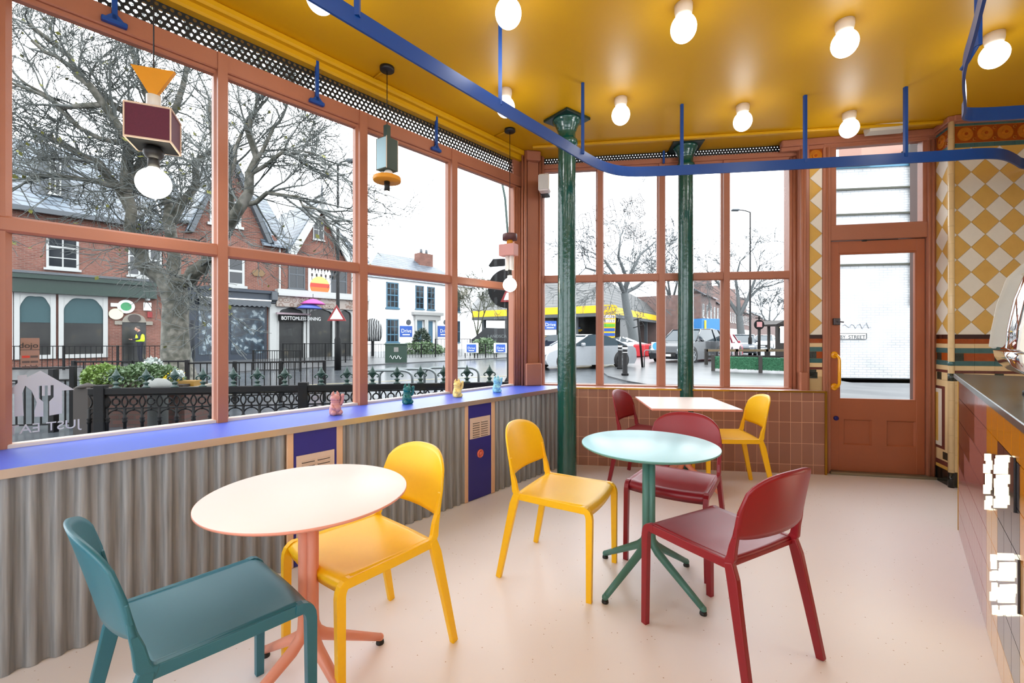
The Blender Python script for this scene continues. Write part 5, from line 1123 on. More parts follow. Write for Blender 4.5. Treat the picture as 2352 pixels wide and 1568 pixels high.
# ------------------------------------------------------------ trees
bark = rampmat('mottled_plane_bark', [(.3, (92, 96, 84)), (.5, (140, 138, 124)), (.7, (196, 190, 178))], 'noise', 7, .85, k=EX * .9, bump=.3)
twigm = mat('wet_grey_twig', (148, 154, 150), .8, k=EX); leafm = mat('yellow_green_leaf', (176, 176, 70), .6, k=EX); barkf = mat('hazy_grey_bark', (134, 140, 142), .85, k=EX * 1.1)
def grow(mb, p, d, r, L, depth, rn, kids=4, spread=.7, droop=.0, leaves=None, minr=.006, seg=4):
    pts = [p]; q = p.copy(); dd = d.copy()
    for i in range(seg):
        dd = (dd + Vector((rn.gauss(0, .16), rn.gauss(0, .16), rn.gauss(0, .13) - droop))).normalized(); q = q + dd * (L / seg); pts.append(q.copy())
    rs = [max(minr, r * (1 - .55 * i / seg)) for i in range(seg + 1)]
    mb.tube(pts, rs, 6 if r > .08 else (4 if r > .03 else 3), caps=False)
    if leaves is not None and depth <= 1 and rn.random() < .035:
        c = pts[-1]; a = rn.uniform(.03, .07); u = Vector((rn.gauss(0, 1), rn.gauss(0, 1), rn.gauss(0, 1))).normalized(); v = u.orthogonal().normalized()
        leaves.poly([c + u * a, c + v * a * .7, c - u * a, c - v * a * .7])
    if depth <= 0: return
    for k in range(kids):
        t_ = rn.uniform(.25, 1.0); i = min(seg - 1, int(t_ * seg)); b = pts[i].lerp(pts[i + 1], t_ * seg - i)
        nd = (dd * 1.0 + Vector((rn.gauss(0, spread), rn.gauss(0, spread), rn.gauss(0, spread * .8)))).normalized()
        grow(mb, b, nd, max(minr, r * rn.uniform(.42, .62)), L * rn.uniform(.55, .8), depth - 1, rn, kids, spread, droop, leaves, minr, seg)
rn = random.Random(21)
TY = 11.0
o = T('plane_tree', 'large bare plane tree with mottled trunk outside the left window', 'tree', W, at(405, 0, TY)[:2] + (0,))
P3 = lambda px, py, Y: Vector(at(px, py, Y))
tr = MB(); tr.tube([P3(425, 905, TY), P3(412, 870, TY), P3(404, 820, TY), P3(402, 760, TY), P3(404, 700, TY), P3(398, 660, TY), P3(388, 640, TY)], [.58, .38, .31, .28, .27, .29, .28], 20, caps=False)
limbs = [([(388, 650, 11), (345, 625, 11), (318, 585, 10.9), (300, 520, 10.7), (290, 440, 10.4)], .22),
         ([(400, 655, 11), (440, 640, 11), (475, 605, 10.8), (520, 540, 10.4), (560, 470, 10.0), (575, 400, 9.8), (570, 300, 9.6)], .20),
         ([(395, 650, 11), (400, 590, 11), (395, 510, 11), (372, 430, 11.2), (362, 330, 11.4)], .17),
         ([(300, 520, 10.7), (270, 430, 10.4), (225, 375, 10.2), (150, 335, 10), (70, 300, 9.7)], .12), ([(290, 440, 10.4), (285, 330, 10.1), (240, 240, 9.8), (170, 170, 9.4), (90, 60, 9)], .12),
         ([(290, 440, 10.4), (320, 370, 10.4), (290, 260, 10.2), (215, 205, 9.9), (130, 120, 9.6), (60, 90, 9.4)], .10), ([(372, 430, 11.2), (330, 330, 11), (345, 220, 11), (300, 100, 10.8), (270, 0, 10.6)], .10),
         ([(362, 330, 11.4), (400, 250, 11.4), (430, 150, 11.4), (440, 40, 11.4)], .10), ([(395, 510, 11), (440, 420, 11), (470, 330, 11), (480, 220, 11)], .11),
         ([(270, 430, 10.4), (190, 420, 10.2), (110, 400, 9.8), (50, 410, 9.6)], .07), ([(240, 240, 9.8), (140, 235, 9.6), (45, 200, 9.3)], .07), ([(285, 330, 10.1), (180, 300, 9.9), (95, 210, 9.6), (30, 180, 9.3)], .06),
         ([(560, 470, 10), (620, 440, 10), (680, 455, 10), (735, 480, 10)], .06), ([(575, 400, 9.8), (640, 350, 9.8), (690, 340, 9.8), (740, 360, 9.8)], .05), ([(570, 300, 9.6), (585, 250, 9.6), (600, 205, 9.6)], .05), ([(520, 540, 10.4), (540, 460, 10.2), (535, 380, 10), (545, 300, 10)], .09), ([(575, 390, 9.8), (630, 300, 9.8), (655, 250, 9.8)], .05)]
twg = MB(); lv = MB()
for pts, r in limbs:
    v = [P3(*p) for p in pts]; sm_ = [v[0]]
    for a, b_ in zip(v, v[1:]):
        for k in (1, 2): sm_.append(a.lerp(b_, k / 2) + Vector((rn.gauss(0, .05), rn.gauss(0, .1), rn.gauss(0, .05))))
    n = len(sm_); tr.tube(sm_, [max(.02, r * (1 - .65 * i / (n - 1))) for i in range(n)], 8, caps=False)
    for i in range(2 if r > .15 else 1, n):
        for k in range(2 if rn.random() < .6 else 1):
            d = ((sm_[i] - sm_[i - 1]).normalized() + Vector((rn.gauss(0, .8), rn.gauss(0, .6), rn.gauss(0, .7)))).normalized()
            grow(twg, sm_[i], d, rn.uniform(.018, .034), rn.uniform(.8, 1.35), 3 if rn.random() < .7 else 2, rn, 4, .55, -.01, lv, .0065, 4)
tr.build('trunk_and_limbs', bark, o); twg.build('twigs', twigm, o, kind='stuff'); lv.build('leaves', leafm, o, kind='stuff')
def simple_tree(px, Y, base, forks, lab, rn, r0, m=None, tw=3, L=2.2, kids=4, minr=.02, nm='street_tree'):
    o = T(nm, lab, 'tree', W, at(px, 0, Y)[:2] + (0,), group='bare street trees')
    v = [P3(a, b_, Y) for a, b_ in base]; t_ = MB(); n = len(v); t_.tube(v, [r0 * (1 - .3 * i / (n - 1)) for i in range(n)], 10, caps=False); tg_ = MB()
    for f_ in forks:
        u = [v[-1]] + [P3(a, b_, Y + rn.uniform(-1.5, 1.5)) for a, b_ in f_]; k = len(u); t_.tube(u, [max(minr, r0 * .5 * (1 - .7 * i / (k - 1))) for i in range(k)], 6, caps=False)
        for i in range(1, k):
            for _ in range(3):
                d = ((u[i] - u[i - 1]).normalized() + Vector((rn.gauss(0, .7), rn.gauss(0, .5), rn.gauss(0, .6)))).normalized(); grow(tg_, u[i], d, minr * 2.2, L, tw, rn, kids, .5, 0, None, minr, 3)
    t_.build('trunk_and_limbs', m or barkf, o); tg_.build('twigs', m or barkf, o, kind='stuff'); return o
simple_tree(1450, 38, [(1457, 800), (1452, 760), (1440, 710), (1434, 672)], [[(1418, 640), (1390, 600), (1362, 580)], [(1440, 640), (1420, 590), (1425, 545)], [(1448, 630), (1470, 585), (1500, 560)], [(1460, 660), (1480, 645), (1500, 640)], [(1425, 650), (1380, 625), (1345, 615)]], 'bare plane tree standing in front of the filling station', random.Random(4), .42, None, 3, 2.5, 3, .017)
simple_tree(1700, 62, [(1702, 800), (1702, 765), (1698, 725)], [[(1675, 690), (1650, 650), (1625, 625)], [(1695, 680), (1690, 640), (1700, 600)], [(1715, 690), (1745, 660), (1775, 655)], [(1712, 700), (1735, 640), (1745, 610)]], 'wide bare tree up the street, right of the embedded column', random.Random(6), .6, None, 3, 3.6, 3, .024)
simple_tree(1768, 95, [(1766, 790), (1766, 750)], [[(1750, 720), (1740, 700)], [(1768, 715), (1772, 695)], [(1785, 725), (1795, 710)]], 'small far bare tree beyond the pergola', random.Random(8), .4, None, 2, 3.0, 4, .04)
simple_tree(1530, 75, [(1545, 790), (1542, 700)], [[(1535, 650), (1525, 590)], [(1555, 650), (1560, 600)], [(1530, 660), (1505, 620)]], 'bare tree far behind the filling station roof', random.Random(9), .5, None, 3, 3.6, 3, .035)
simple_tree(1100, 44, [(1098, 800), (1096, 770)], [[(1085, 720), (1078, 680)], [(1100, 715), (1110, 665)], [(1112, 720), (1130, 680)]], 'small leafless tree beside the white house', random.Random(10), .16, mat('mossy_bark', (116, 122, 96), .8, k=EX), 3, 1.7, 4, .015)
# ------------------------------------------------------------ shrubs and flowers
def bush(name, lab, cat_, c, rad, n, m, leaf, seed, group=None, flowers=None):
    rn = random.Random(seed); mb = MB(); fl_ = MB()
    for i in range(n):
        u = Vector((rn.gauss(0, 1), rn.gauss(0, 1), rn.gauss(0, 1))).normalized(); k = rn.uniform(.72, 1.0) * (1 + .1 * math.sin(u.x * 7) * math.cos(u.y * 6 + seed))
        p = Vector((c[0] + u.x * rad[0] * k, c[1] + u.y * rad[1] * k, c[2] + u.z * rad[2] * k))
        if p.z < c[2] - rad[2] * .8: continue
        a = leaf * rn.uniform(.6, 1.4); e = (u + Vector((rn.gauss(0, .7), rn.gauss(0, .7), rn.gauss(0, .7)))).normalized(); f = e.orthogonal().normalized()
        (fl_ if flowers and rn.random() < flowers[1] and u.z > .1 and u.x > flowers[2] else mb).poly([p + e * a, p + f * a * .45, p - e * a * .5, p - f * a * .45])
    o = mb.build(name, m, None, W, (c[0], c[1], c[2] - rad[2]), label=lab, cat=cat_, group=group)
    if fl_.f: f_ = fl_.build('flowers', flowers[0], o)
    return o
lg_ = mat('bright_green_leaf', (168, 208, 104), .5, k=EX, var=.35, scale=30); dg_ = mat('mid_green_leaf', (120, 156, 104), .5, k=EX, var=.4, scale=20); sv_ = mat('silver_leaf', (206, 216, 212), .5, k=.7); dk_ = mat('dark_laurel_leaf', (58, 84, 62), .5, k=EX, var=.4, scale=10); hg_ = mat('artificial_hedge_green', (110, 196, 146), .6, k=EX, var=.5, scale=25)
px3 = lambda px, py, Y: at(px, py, Y)
bush('clipped_shrub', 'rounded bright green shrub in the brick planter', 'shrub', px3(238, 868, 6.9), (.29, .26, .22), 2600, lg_, .03, 1)
bush('leafy_shrub', 'mid green leafy shrub with yellow flowers in the planter', 'shrub', px3(335, 875, 6.9), (.58, .30, .27), 4200, dg_, .034, 2, flowers=(mat('yellow_petal', (250, 214, 40), .5, k=.8), .25, .72))
bush('silver_plant', 'silvery white plant rising behind the leafy shrub', 'plant', px3(352, 838, 7.2), (.13, .10, .11), 260, sv_, .05, 3)
bush('white_heather', 'small white flowering heather at the right end of the planter', 'plant', px3(408, 860, 6.8), (.09, .08, .07), 500, sv_, .018, 4)
bush('laurel_shrub', 'conical dark laurel in front of the white house', 'shrub', px3(969, 785, 38), (.75, .7, 1.1), 1500, dk_, .13, 5)
bush('low_shrub', 'low spreading green shrub by the street railings', 'shrub', px3(965, 803, 33), (1.9, .9, .55), 1800, dg_, .12, 6)
bush('low_shrub', 'tall grassy shrub left of the black van', 'shrub', px3(1115, 800, 34), (1.1, .9, .8), 1500, dg_, .13, 7)
# brick planter, stone bollard, ochre post near the window
pb0, pb1 = px3(180, 0, 6.5), px3(418, 0, 6.5)
o = T('brick_planter', 'low brown brick planter behind the fleur-de-lis railings', 'planter', W, ((pb0[0] + pb1[0]) / 2, 6.8, 0))
MB().box(pb0[0], pb1[0], 6.55, 7.25, GZ, .50).build('box', brickmat('brown_brick', (142, 96, 84), (120, 82, 72), (110, 96, 88), k=EX), o)
MB().box(pb0[0] - .02, pb1[0] + .02, 6.52, 7.28, .50, .54).build('coping', stone, o); MB().box(pb0[0] + .1, pb1[0] - .1, 6.65, 7.2, .52, .58).build('soil', mat('dark_soil', (60, 48, 40), .9, k=EX), o)
x, y, _ = at(363, 0, 6.35); MB().lathe([(.12, GZ), (.12, .55), (.17, .57), (.16, .63), (.10, .69), (.001, .71)], (x, y, 0), 24).build('stone_bollard', mat('pale_granite', (176, 180, 176), .7, k=EX, var=.2, scale=60), label='round-topped pale stone bollard behind the ornate railings', cat='bollard')
x, y, _ = at(432, 0, 6.9); MB().box(x - .16, x + .16, y - .1, y + .1, GZ, .62).build('ochre_bin', mat('ochre_paint', (196, 146, 40), .5, k=EX), label='ochre painted utility box behind the ornate railings', cat='box')
x, y, _ = at(201, 0, 6.1); MB().bbox(x - .11, x + .11, y - .1, y + .1, GZ, .61, .01).lathe([(.17, .61), (.001, .67)], (x, y, 0), 4).build('end_pier', mat('dark_timber_post', (76, 66, 60), .7, k=EX), label='square dark post with pyramid cap at the left end of the ornate railings', cat='post')
# ------------------------------------------------------------ fleur-de-lis railings
RY0, RY1 = 5.75, 6.60
q0, q1 = at(205, 0, RY0), at(1172, 0, RY1); RF = Fr(q0[:2], (q1[0] - q0[0], q1[1] - q0[1])); rl = math.hypot(q1[0] - q0[0], q1[1] - q0[1])
o = T('ornate_railing', 'low black cast iron railing with ring band and green fleur-de-lis tips', 'railing', RF, (rl / 2, 0, 0))
RZ = .63
MB().bbox(0, rl, -.035, .035, RZ - .085, RZ, .006).build('top_rail', blk_o, o)
MB().bbox(0, rl, -.012, .012, .355, .375, .003).bbox(0, rl, -.012, .012, .525, .54, .003).build('band_rail', blk_o, o)
pitch = .205; n = int(rl / pitch); bandm = MB(); ar = MB()
for k in range(n):
    c = (k + .5) * pitch; z = .45
    bandm.tube([(c + .045 * math.cos(a), 0, z + .045 * math.sin(a)) for a in [2 * PI * j / 12 for j in range(13)]], .011, 6)
    for sg in (-1, 1):
        bandm.tube([(c + sg * (.103 - .035 * math.sin(PI * j / 6)), 0, z + .082 * (1 - 2 * j / 6)) for j in range(7)], .010, 6)
        bandm.tube([(c, 0, z + sg * .05), (c, 0, z + sg * .085)], .012, 6)
    x0 = c - pitch / 2; ar.tube([(x0 + pitch * .5 - pitch * .5 * math.cos(PI * j / 10), 0, .245 + .095 * math.sin(PI * j / 10)) for j in range(11)], .010, 6).ball((c, 0, .345), .018, 8)
bandm.build('ring_band', blk_o, o); ar.build('arcade', blk_o, o)
for k in range(n + 1): MB().lathe([(.018, GZ), (.018, .17), (.026, .18), (.030, .20), (.020, .215), (.034, .235), (.018, .25), (.018, .36)], (k * pitch, 0, 0), 10).build('baluster', blk_o, o)
MB().bbox(0, rl, -.02, .02, GZ + .02, .05, .004).build('bottom_rail', blk_o, o)
for px in (266.8, 335.6, 401.5, 466, 536, 591, 654, 737.6, 797, 855.6, 912, 966, 1019, 1072.7, 1124.6):
    s = RF.s(px); g = MB().lathe([(.05, RZ), (.05, RZ + .012), (.026, RZ + .02), (.024, RZ + .045), (.040, RZ + .055), (.040, RZ + .064), (.016, RZ + .075), (.014, RZ + .11), (.018, RZ + .13), (.055, RZ + .155), (.045, RZ + .175), (.018, RZ + .215), (.001, RZ + .262)], (s, 0, 0), 12, sy=.5)
    for sg in (-1, 1): g.tube([(s + sg * x_, 0, RZ + z_v) for x_, z_v in ((.005, .095), (.03, .135), (.055, .145), (.078, .132), (.085, .11), (.072, .098), (.06, .108))], [.012, .013, .012, .011, .010, .010, .010], 6)
    g.build('fleur_finial', grnp, o)
for px in (232, 697): s = RF.s(px); MB().bbox(s - .06, s + .06, -.05, .05, GZ, RZ + .04, .005).build('main_post', blk_o, o)
# ------------------------------------------------------------ guard rails in the street
def guard(p0, p1, h, lab, nb, posts=2, zb=.12, nm='guard_rail', r=.02, mid=False, grp='black street guard rails'):
    a, b_ = p0, p1; fr = Fr(a, (b_[0] - a[0], b_[1] - a[1])); l = math.hypot(b_[0] - a[0], b_[1] - a[1]); o = T(nm, lab, 'railing', fr, (l / 2, 0, 0), group=grp)
    MB().bbox(0, l, -r, r, h - r * 1.5, h, .004).build('top_rail', blk_o, o); MB().bbox(0, l, -r * .7, r * .7, zb, zb + r * 1.2, .003).build('bottom_rail', blk_o, o)
    if mid: MB().bbox(0, l, -r * .7, r * .7, h - .2, h - .2 + r, .003).build('mid_rail', blk_o, o)
    for k in range(posts): x = l * k / (posts - 1); MB().bbox(x - r * 1.6, x + r * 1.6, -r * 1.6, r * 1.6, GZ, h + .01, .004).build('post', blk_o, o)
    for k in range(1, nb): x = l * k / nb; MB().box(x - .008, x + .008, -.008, .008, zb, h - (.2 if mid else 0)).build('bar', blk_o, o)
    return o
PX = lambda px, Y: at(px, 0, Y)[:2]
guard(PX(-20, 6.3), PX(168, 6.5), .86, 'black guard rail behind the near window sticker, left end', 10, 2, .02, mid=True)
x, y = PX(123, 6.2); MB().bbox(x - .042, x + .042, y - .04, y + .04, GZ, .85, .006).build('guard_post', blk_o, label='thick square black post in the left guard rail', cat='post')
guard(PX(170, 8.4), PX(430, 8.6), .84, 'black guard rail behind the planter shrubs', 12, 3)
guard(PX(430, 8.6), PX(745, 9.2), .80, 'black guard rail ending at a post right of the near mullion', 22, 4)
guard(PX(20, 17), PX(392, 17.5), .95, 'far black guard rail in front of the brick pub', 30, 4, .1)
guard(PX(582, 17), PX(690, 17), .78, 'black crowd barrier in front of the dark shop', 20, 2, .02)
guard(PX(650, 21), PX(838, 22.5), .98, 'black railing along the restaurant terrace', 26, 5)
guard(PX(838, 27), PX(888, 27.5), .85, 'hooped railing left of the green cabinet', 8, 2, .0)
guard(PX(934, 27), PX(1000, 28), .85, 'hooped railing right of the green cabinet', 10, 3, .0)
guard(PX(1000, 29), PX(1080, 30), 1.15, 'tall railing beside the white house ramp', 12, 3, .0)
guard(PX(1090, 27), PX(1140, 27.5), .85, 'hooped railing with small blue boards at the right', 8, 3, .0)
for px, lab in ((1083, 'small blue and white board on the railing by the white house'), (1150, 'small blue and white board on the railing near the black post')):
    x, y = PX(px, 26.8); q = T('railing_board', lab, 'sign', W, (x, y, .3), own=True, group='small boards on the street railings'); MB().box(-.42, .42, -.03, 0, .02, .62).build('board', wsn, q); MB().box(-.4, -.36, 0, .03, -.33, .6).box(.36, .4, 0, .03, -.33, .6).build('legs', blk_o, q); drive(q, None, -.28, .28, .08, .54, -.035, .2, 'panel')
# benches with wooden rails by the road, swings of the restaurant left out as too small to read
# street cabinet
x, y = PX(910, 22.2); o = T('street_cabinet', 'dark green graffitied street cabinet on the pavement', 'cabinet', W, (x, y, 0), own=True, rz=A.a * .25)
MB().bbox(-.52, .52, -.25, .25, GZ, .93, .02).build('body', mat('dark_green_cabinet', (44, 84, 66), .5, k=EX), o); MB().bbox(-.56, .56, -.28, .28, .90, .96, .01).build('lid', mat('dark_green_cabinet_lid', (52, 92, 74), .5, k=EX), o)
MB().tube([(-.3 + .05 * k, -.26, .28 + .1 * math.sin(k * 1.7)) for k in range(12)], .015, 5).build('graffiti', wsn, o); MB().box(-.1, .12, -.262, -.25, .55, .78).build('sticker', mat('pale_sticker', (190, 186, 180), .6, k=EX), o)
# sheffield stands near the road
for k, px in enumerate((812, 872, 975)):
    x, y = PX(px, 9.2 + k * .4); MB().tube([(x, y, GZ)] + [(x + .22 - .22 * math.cos(a), y, .45 + .15 * math.sin(a)) for a in (0, .4, .8, 1.2, 1.57)] + [(x + 1.0 + .22 * math.sin(a), y, .45 + .15 * math.cos(a)) for a in (0, .4, .8, 1.2, 1.57)] + [(x + 1.22, y, GZ)], .028, 10).build('cycle_stand', mat('galvanised_tube', (176, 186, 188), .3, .8, k=EX), label=('leftmost', 'middle', 'rightmost')[k] + ' curved metal cycle stand behind the railing tips', cat='stand', group='metal cycle stands')
# ------------------------------------------------------------ lamp posts and signs
def lamppost(px, Y, ztop, arm, lab, r=.07, head=.6):
    x, y = PX(px, Y); o = T('street_lamp', lab, 'street lamp', W, (x, y, 0), own=True, group='tall street lamps')
    MB().lathe([(r * 1.7, GZ), (r * 1.7, 1.2), (r, 1.3), (r * .6, ztop)], (0, 0, 0), 12).build('pole', blk_o, o)
    MB().tube([(0, 0, ztop), (arm * .5, 0, ztop + .12), (arm, 0, ztop + .16)], r * .5, 6).build('arm', blk_o, o)
    MB().bbox(min(arm, arm + head * math.copysign(1, arm)), max(arm, arm + head * math.copysign(1, arm)), -.14, .14, ztop + .08, ztop + .22, .04).build('lamp_head', leadg, o); return o
o = lamppost(776, 17.7, 8.15, .35, 'tall street lamp with triangular road sign, centre of the left windows', .075, .55)
MB().lathe([(.085, 5.6), (.085, 6.4)], (0, 0, 0), 12).build('reflective_band', wsn, o)
zt_, zb_ = EYE + (773 - 700) / F * 17.7, EYE + (773 - 737) / F * 17.7; hw_ = .38
tri_ = MB().prism([(-hw_, zb_), (hw_, zb_), (0, zt_)], -.13, -.11, 'y').build('triangle_sign', redp, o); k = .68; zm = zb_ + (zt_ - zb_) / 3
MB().prism([(-hw_ * k, zm + (zb_ - zm) * k), (hw_ * k, zm + (zb_ - zm) * k), (0, zm + (zt_ - zm) * k)], -.14, -.13, 'y').build('sign_face', wsn, tri_)
lamppost(1723, 30, 9.7, -.75, 'tall street lamp with arm to the left, right of the embedded column', .07, .5)
x, y = PX(1169, 9.3); o = T('sign_post', 'black post with round black sign at the right end of the railings', 'post', W, (x, y, 0), own=True, rz=math.radians(-8))
MB().lathe([(.09, GZ), (.09, .32), (.11, .34), (.07, .42), (.045, .46), (.045, 2.7)], (0, 0, 0), 14).build('pole', blk_o, o)
MB().prism([(-.02 + .41 * math.cos(2 * PI * k / 32), 2.30 + .41 * math.sin(2 * PI * k / 32)) for k in range(32)], -.09, -.05, 'y').build('round_board', blk_o, o)
q = MB().prism([(-.16, 2.02), (.3, 2.02), (.3, 2.24), (-.06, 2.24)], -.12, -.10, 'y').build('warning_plate', redp, o); MB().prism([(-.09, 2.06), (.27, 2.06), (.27, 2.21), (-.03, 2.21)], -.13, -.12, 'y').build('plate_face', wsn, q)
MB().prism([(-.42, 2.78), (-.32, 2.92), (-.02, 2.92), (-.02, 2.80)], -.1, .1, 'y').build('signal_visor', blk_o, o)
MB().tube([(-.06, 0, 2.7), (-.02, 0, 3.4), (-.08, 0, 4.2), (-.2, 0, 4.8)], .025, 8).build('cable_pole', grnp, o)
# bollards on the kerb corner
bo = None
for k, (px, py) in enumerate(((1435.5, 861.5), (1424, 847))):
    x, y = gp(px, py, GZ + .05)
    if bo is None:
        bo = T('street_bollard', 'nearer of two black bollards with white bands on the kerb corner', 'bollard', W, (x, y, GZ + .05), own=True, group='bollards on the kerb corner')
        MB().lathe([(.12, 0), (.12, .06), (.085, .07), (.08, .86)], (0, 0, 0), 18).lathe([(.082, .93), (.075, .98), (.001, 1.0)], (0, 0, 0), 18).build('shaft', blk_o, bo); MB().lathe([(.084, .86), (.084, .93)], (0, 0, 0), 18).lathe([(.082, .75), (.082, .77)], (0, 0, 0), 18).build('white_band', wsn, bo)
    else: c_ = copy_tree(bo); c_.location = (x, y, GZ + .05); c_['label'] = 'farther of two black bollards with white bands on the kerb corner'
x, y = gp(1476, 846, GZ); o = T('leaning_sign_pole', 'leaning dark pole with bracket arms on the pavement', 'pole', W, (x, y, GZ), own=True); MB().tube([(0, 0, 0), (-.2, 0, 2.1)], .045, 10).build('pole', blk_o, o); MB().tube([(-.38, 0, 2.02), (-.05, 0, 2.12)], .02, 6).tube([(-.4, 0, 1.7), (0, 0, 1.82)], .02, 6).build('bracket', blk_o, o)
# keep-left board on a hoop
x, y = gp(1496, 845, GZ); o = T('direction_board', 'metal hoop stand with a round blue arrow board', 'sign', W, (x, y, GZ), own=True); MB().tube([(-.30, 0, 0), (-.30, 0, .68), (-.24, 0, .76), (.5, 0, .76), (.56, 0, .68), (.56, 0, 0)], .022, 8).build('hoop', MATS['galvanised_tube'], o)
MB().box(.0, .40, -.03, .0, .76, 1.1).build('board', wsn, o); MB().prism([(.2 + .16 * math.cos(2 * PI * k / 24), .93 + .16 * math.sin(2 * PI * k / 24)) for k in range(24)], -.045, -.03, 'y').build('blue_disc', mat('sky_blue_sign', (70, 160, 214), .5, k=.8), o)
for k in range(3): x, y = PX(1470 + k * 12, 29 + k * .5); MB().bbox(x - .42, x + .3, y - .15, y + .15, GZ, .82, .08).build('road_barrier', mat('red_plastic_barrier', (214, 52, 60), .5, k=.7), label=('left', 'middle', 'right')[k] + ' red plastic road barrier behind the arrow board', cat='barrier', group='red road barriers')
# ------------------------------------------------------------ vehicles
tyre = mat('tyre_rubber', (28, 28, 30), .7, k=EX); rim = mat('alloy_rim', (190, 195, 200), .4, .1, k=EX * 1.3); cgl = mat('tinted_car_glass', (70, 92, 104), .06, k=EX); lampm = mat('clear_headlamp', (220, 226, 230), .1, k=.8); redl = mat('red_tail_lamp', (190, 30, 40), .2, k=.8)
def car(name, lab, x, y, ang, paint, L=4.4, Wd=1.78, H=1.42, kind='saloon', grp='cars at the junction'):
    """x forward; side profile swept across the width, narrowed at the cabin"""
    o = T(name, lab, 'car', W, (x, y, GZ), own=True, rz=ang, group=grp); h = L / 2
    if kind == 'suv': low = [(-h, .45), (-h + .02, .95), (-h + .1, 1.08), (-h + .9, 1.12), (h - 1.35, 1.12), (h - .35, 1.0), (h - .05, .85), (h, .5)]; cab = [(-h + .12, 1.08), (-h + .5, H - .03), (-h + 1.2, H), (h - 2.1, H - .02), (h - 1.3, 1.12)]
    elif kind == 'hatch': low = [(-h, .4), (-h + .03, .85), (-h + .3, .98), (h - 1.1, .96), (h - .3, .82), (h - .03, .65), (h, .4)]; cab = [(-h + .12, .95), (-h + .55, H - .04), (-h + 1.2, H), (h - 1.9, H - .05), (h - 1.0, .95)]
    else: low = [(-h, .4), (-h + .01, .70), (-h + .06, .86), (-h + .2, .94), (-h + .9, .97), (h - 1.3, .95), (h - .8, .89), (h - .35, .79), (h - .12, .70), (h - .03, .58), (h, .38)]; cab = [(-h + .5, .95), (-h + 1.0, 1.20), (-h + 1.4, H - .07), (-h + 1.9, H), (h - 2.35, H), (h - 2.05, H - .05), (h - 1.2, .94)]
    b = MB(); prof = low + [(h - .1, .22), (-h + .1, .22)]; ys = [(-1, .0, .90), (-.96, .03, 1), (0, .0, 1), (.96, .03, 1), (1, .0, .90)]
    n = len(prof); vs = []
    for w_, _, sc_ in ((-1, 0, .93), (-.9, 0, 1), (.9, 0, 1), (1, 0, .93)): vs += [(px_ * (1 if abs(w_) < 1 else .985), w_ * Wd / 2, .22 + (pz - .22) * sc_) for px_, pz in prof]
    b.add(vs, [(j * n + k, j * n + (k + 1) % n, (j + 1) * n + (k + 1) % n, (j + 1) * n + k) for j in range(3) for k in range(n)] + [tuple(range(n)), tuple(range(3 * n, 4 * n))[::-1]], 0, False); b.build('body', paint, o, bevel=.04)
    n = len(cab); zc = cab[0][1]
    def cabs(sc, ofs): return [(px_, s_v * (Wd / 2 - .06 - (pz - zc) * .28) * sc, pz + ofs) for s_v in (-1, 1) for px_, pz in cab]
    c_ = MB().add(cabs(.99, 0), [(k, (k + 1) % n, n + (k + 1) % n, n + k) for k in range(n)] + [tuple(range(n))[::-1], tuple(range(n, 2 * n))]); c_.build('glasshouse', cgl, o)
    r = MB(); top = [p for p in cab if p[1] > H - .12]
    r.add([(px_ + dx, s_v * (Wd / 2 - .06 - (pz - zc) * .28) * 1.0, pz + .012) for s_v in (-1, 1) for (px_, pz), dx in zip(top, [-.05] + [0] * (len(top) - 2) + [.05])], [(k, k + 1, len(top) + k + 1, len(top) + k) for k in range(len(top) - 1)])
    for s_v in (-1, 1):
        for i in (0, n - 1, n // 2):
            p = cab[i]; q = cab[1] if i == 0 else (cab[n - 2] if i == n - 1 else None)
            if q is None: q = (p[0] - .05, zc); p = (p[0], p[1])
            r.tube([(p[0], s_v * (Wd / 2 - .055 - (p[1] - zc) * .28), p[1] + .005), (q[0], s_v * (Wd / 2 - .055 - (q[1] - zc) * .28), q[1] + .005)], .035, 5)
    r.build('roof', paint, o)
    R_ = .33 if kind != 'suv' else .38
    for wx in (-h + .82, h - .86):
        for s_v in (-1, 1):
            m_ = MB().lathe([(.001, -.1), (R_ - .02, -.1), (R_, -.08), (R_, .08), (R_ - .02, .1), (R_ * .68, .1), (R_ * .66, .08), (.001, .08)], (0, 0, 0), 24); m_.xf(Matrix.Translation((wx, s_v * (Wd / 2 - .09), R_)) @ Matrix.Rotation(-s_v * PI / 2, 4, 'X')); wv = m_.build('wheel', tyre, o)
            ah = MB().lathe([(R_ + .07, 0), (R_ + .07, .006), (.001, .006)], (0, 0, 0), 24); ah.xf(Matrix.Translation((wx, s_v * (Wd / 2 - .001), R_ + .02)) @ Matrix.Rotation(-s_v * PI / 2, 4, 'X')); ah.build('wheel_arch', tyre, o)
            g = MB()
            for k in range(5): a = 2 * PI * k / 5; g.box(-.035, .035, .03, R_ * .62, .0, .02); g.xf(Matrix.Rotation(2 * PI / 5, 4, 'Z'))
            g.lathe([(R_ * .66, .0), (R_ * .66, .02), (R_ * .58, .02), (R_ * .58, .0)], (0, 0, 0), 20).lathe([(.06, 0), (.06, .03), (.001, .03)], (0, 0, 0), 10); g.xf(Matrix.Translation((wx, s_v * (Wd / 2 + .012), R_)) @ Matrix.Rotation(-s_v * PI / 2, 4, 'X')); g.build('rim', rim, wv)
    for s_v in (-1, 1):
        MB().bbox(h - .28, h + .005, s_v * (Wd / 2 - .42), s_v * (Wd / 2 - .1), .60, .74, .03).build('headlamp', lampm, o); MB().bbox(-h - .005, -h + .2, s_v * (Wd / 2 - .4), s_v * (Wd / 2 - .08), .68, .84, .03).build('tail_lamp', redl, o)
        MB().bbox(h - 1.75, h - 1.6, s_v * (Wd / 2 + .0), s_v * (Wd / 2 + .16), zc + .0, zc + .13, .03).build('door_mirror', paint, o)
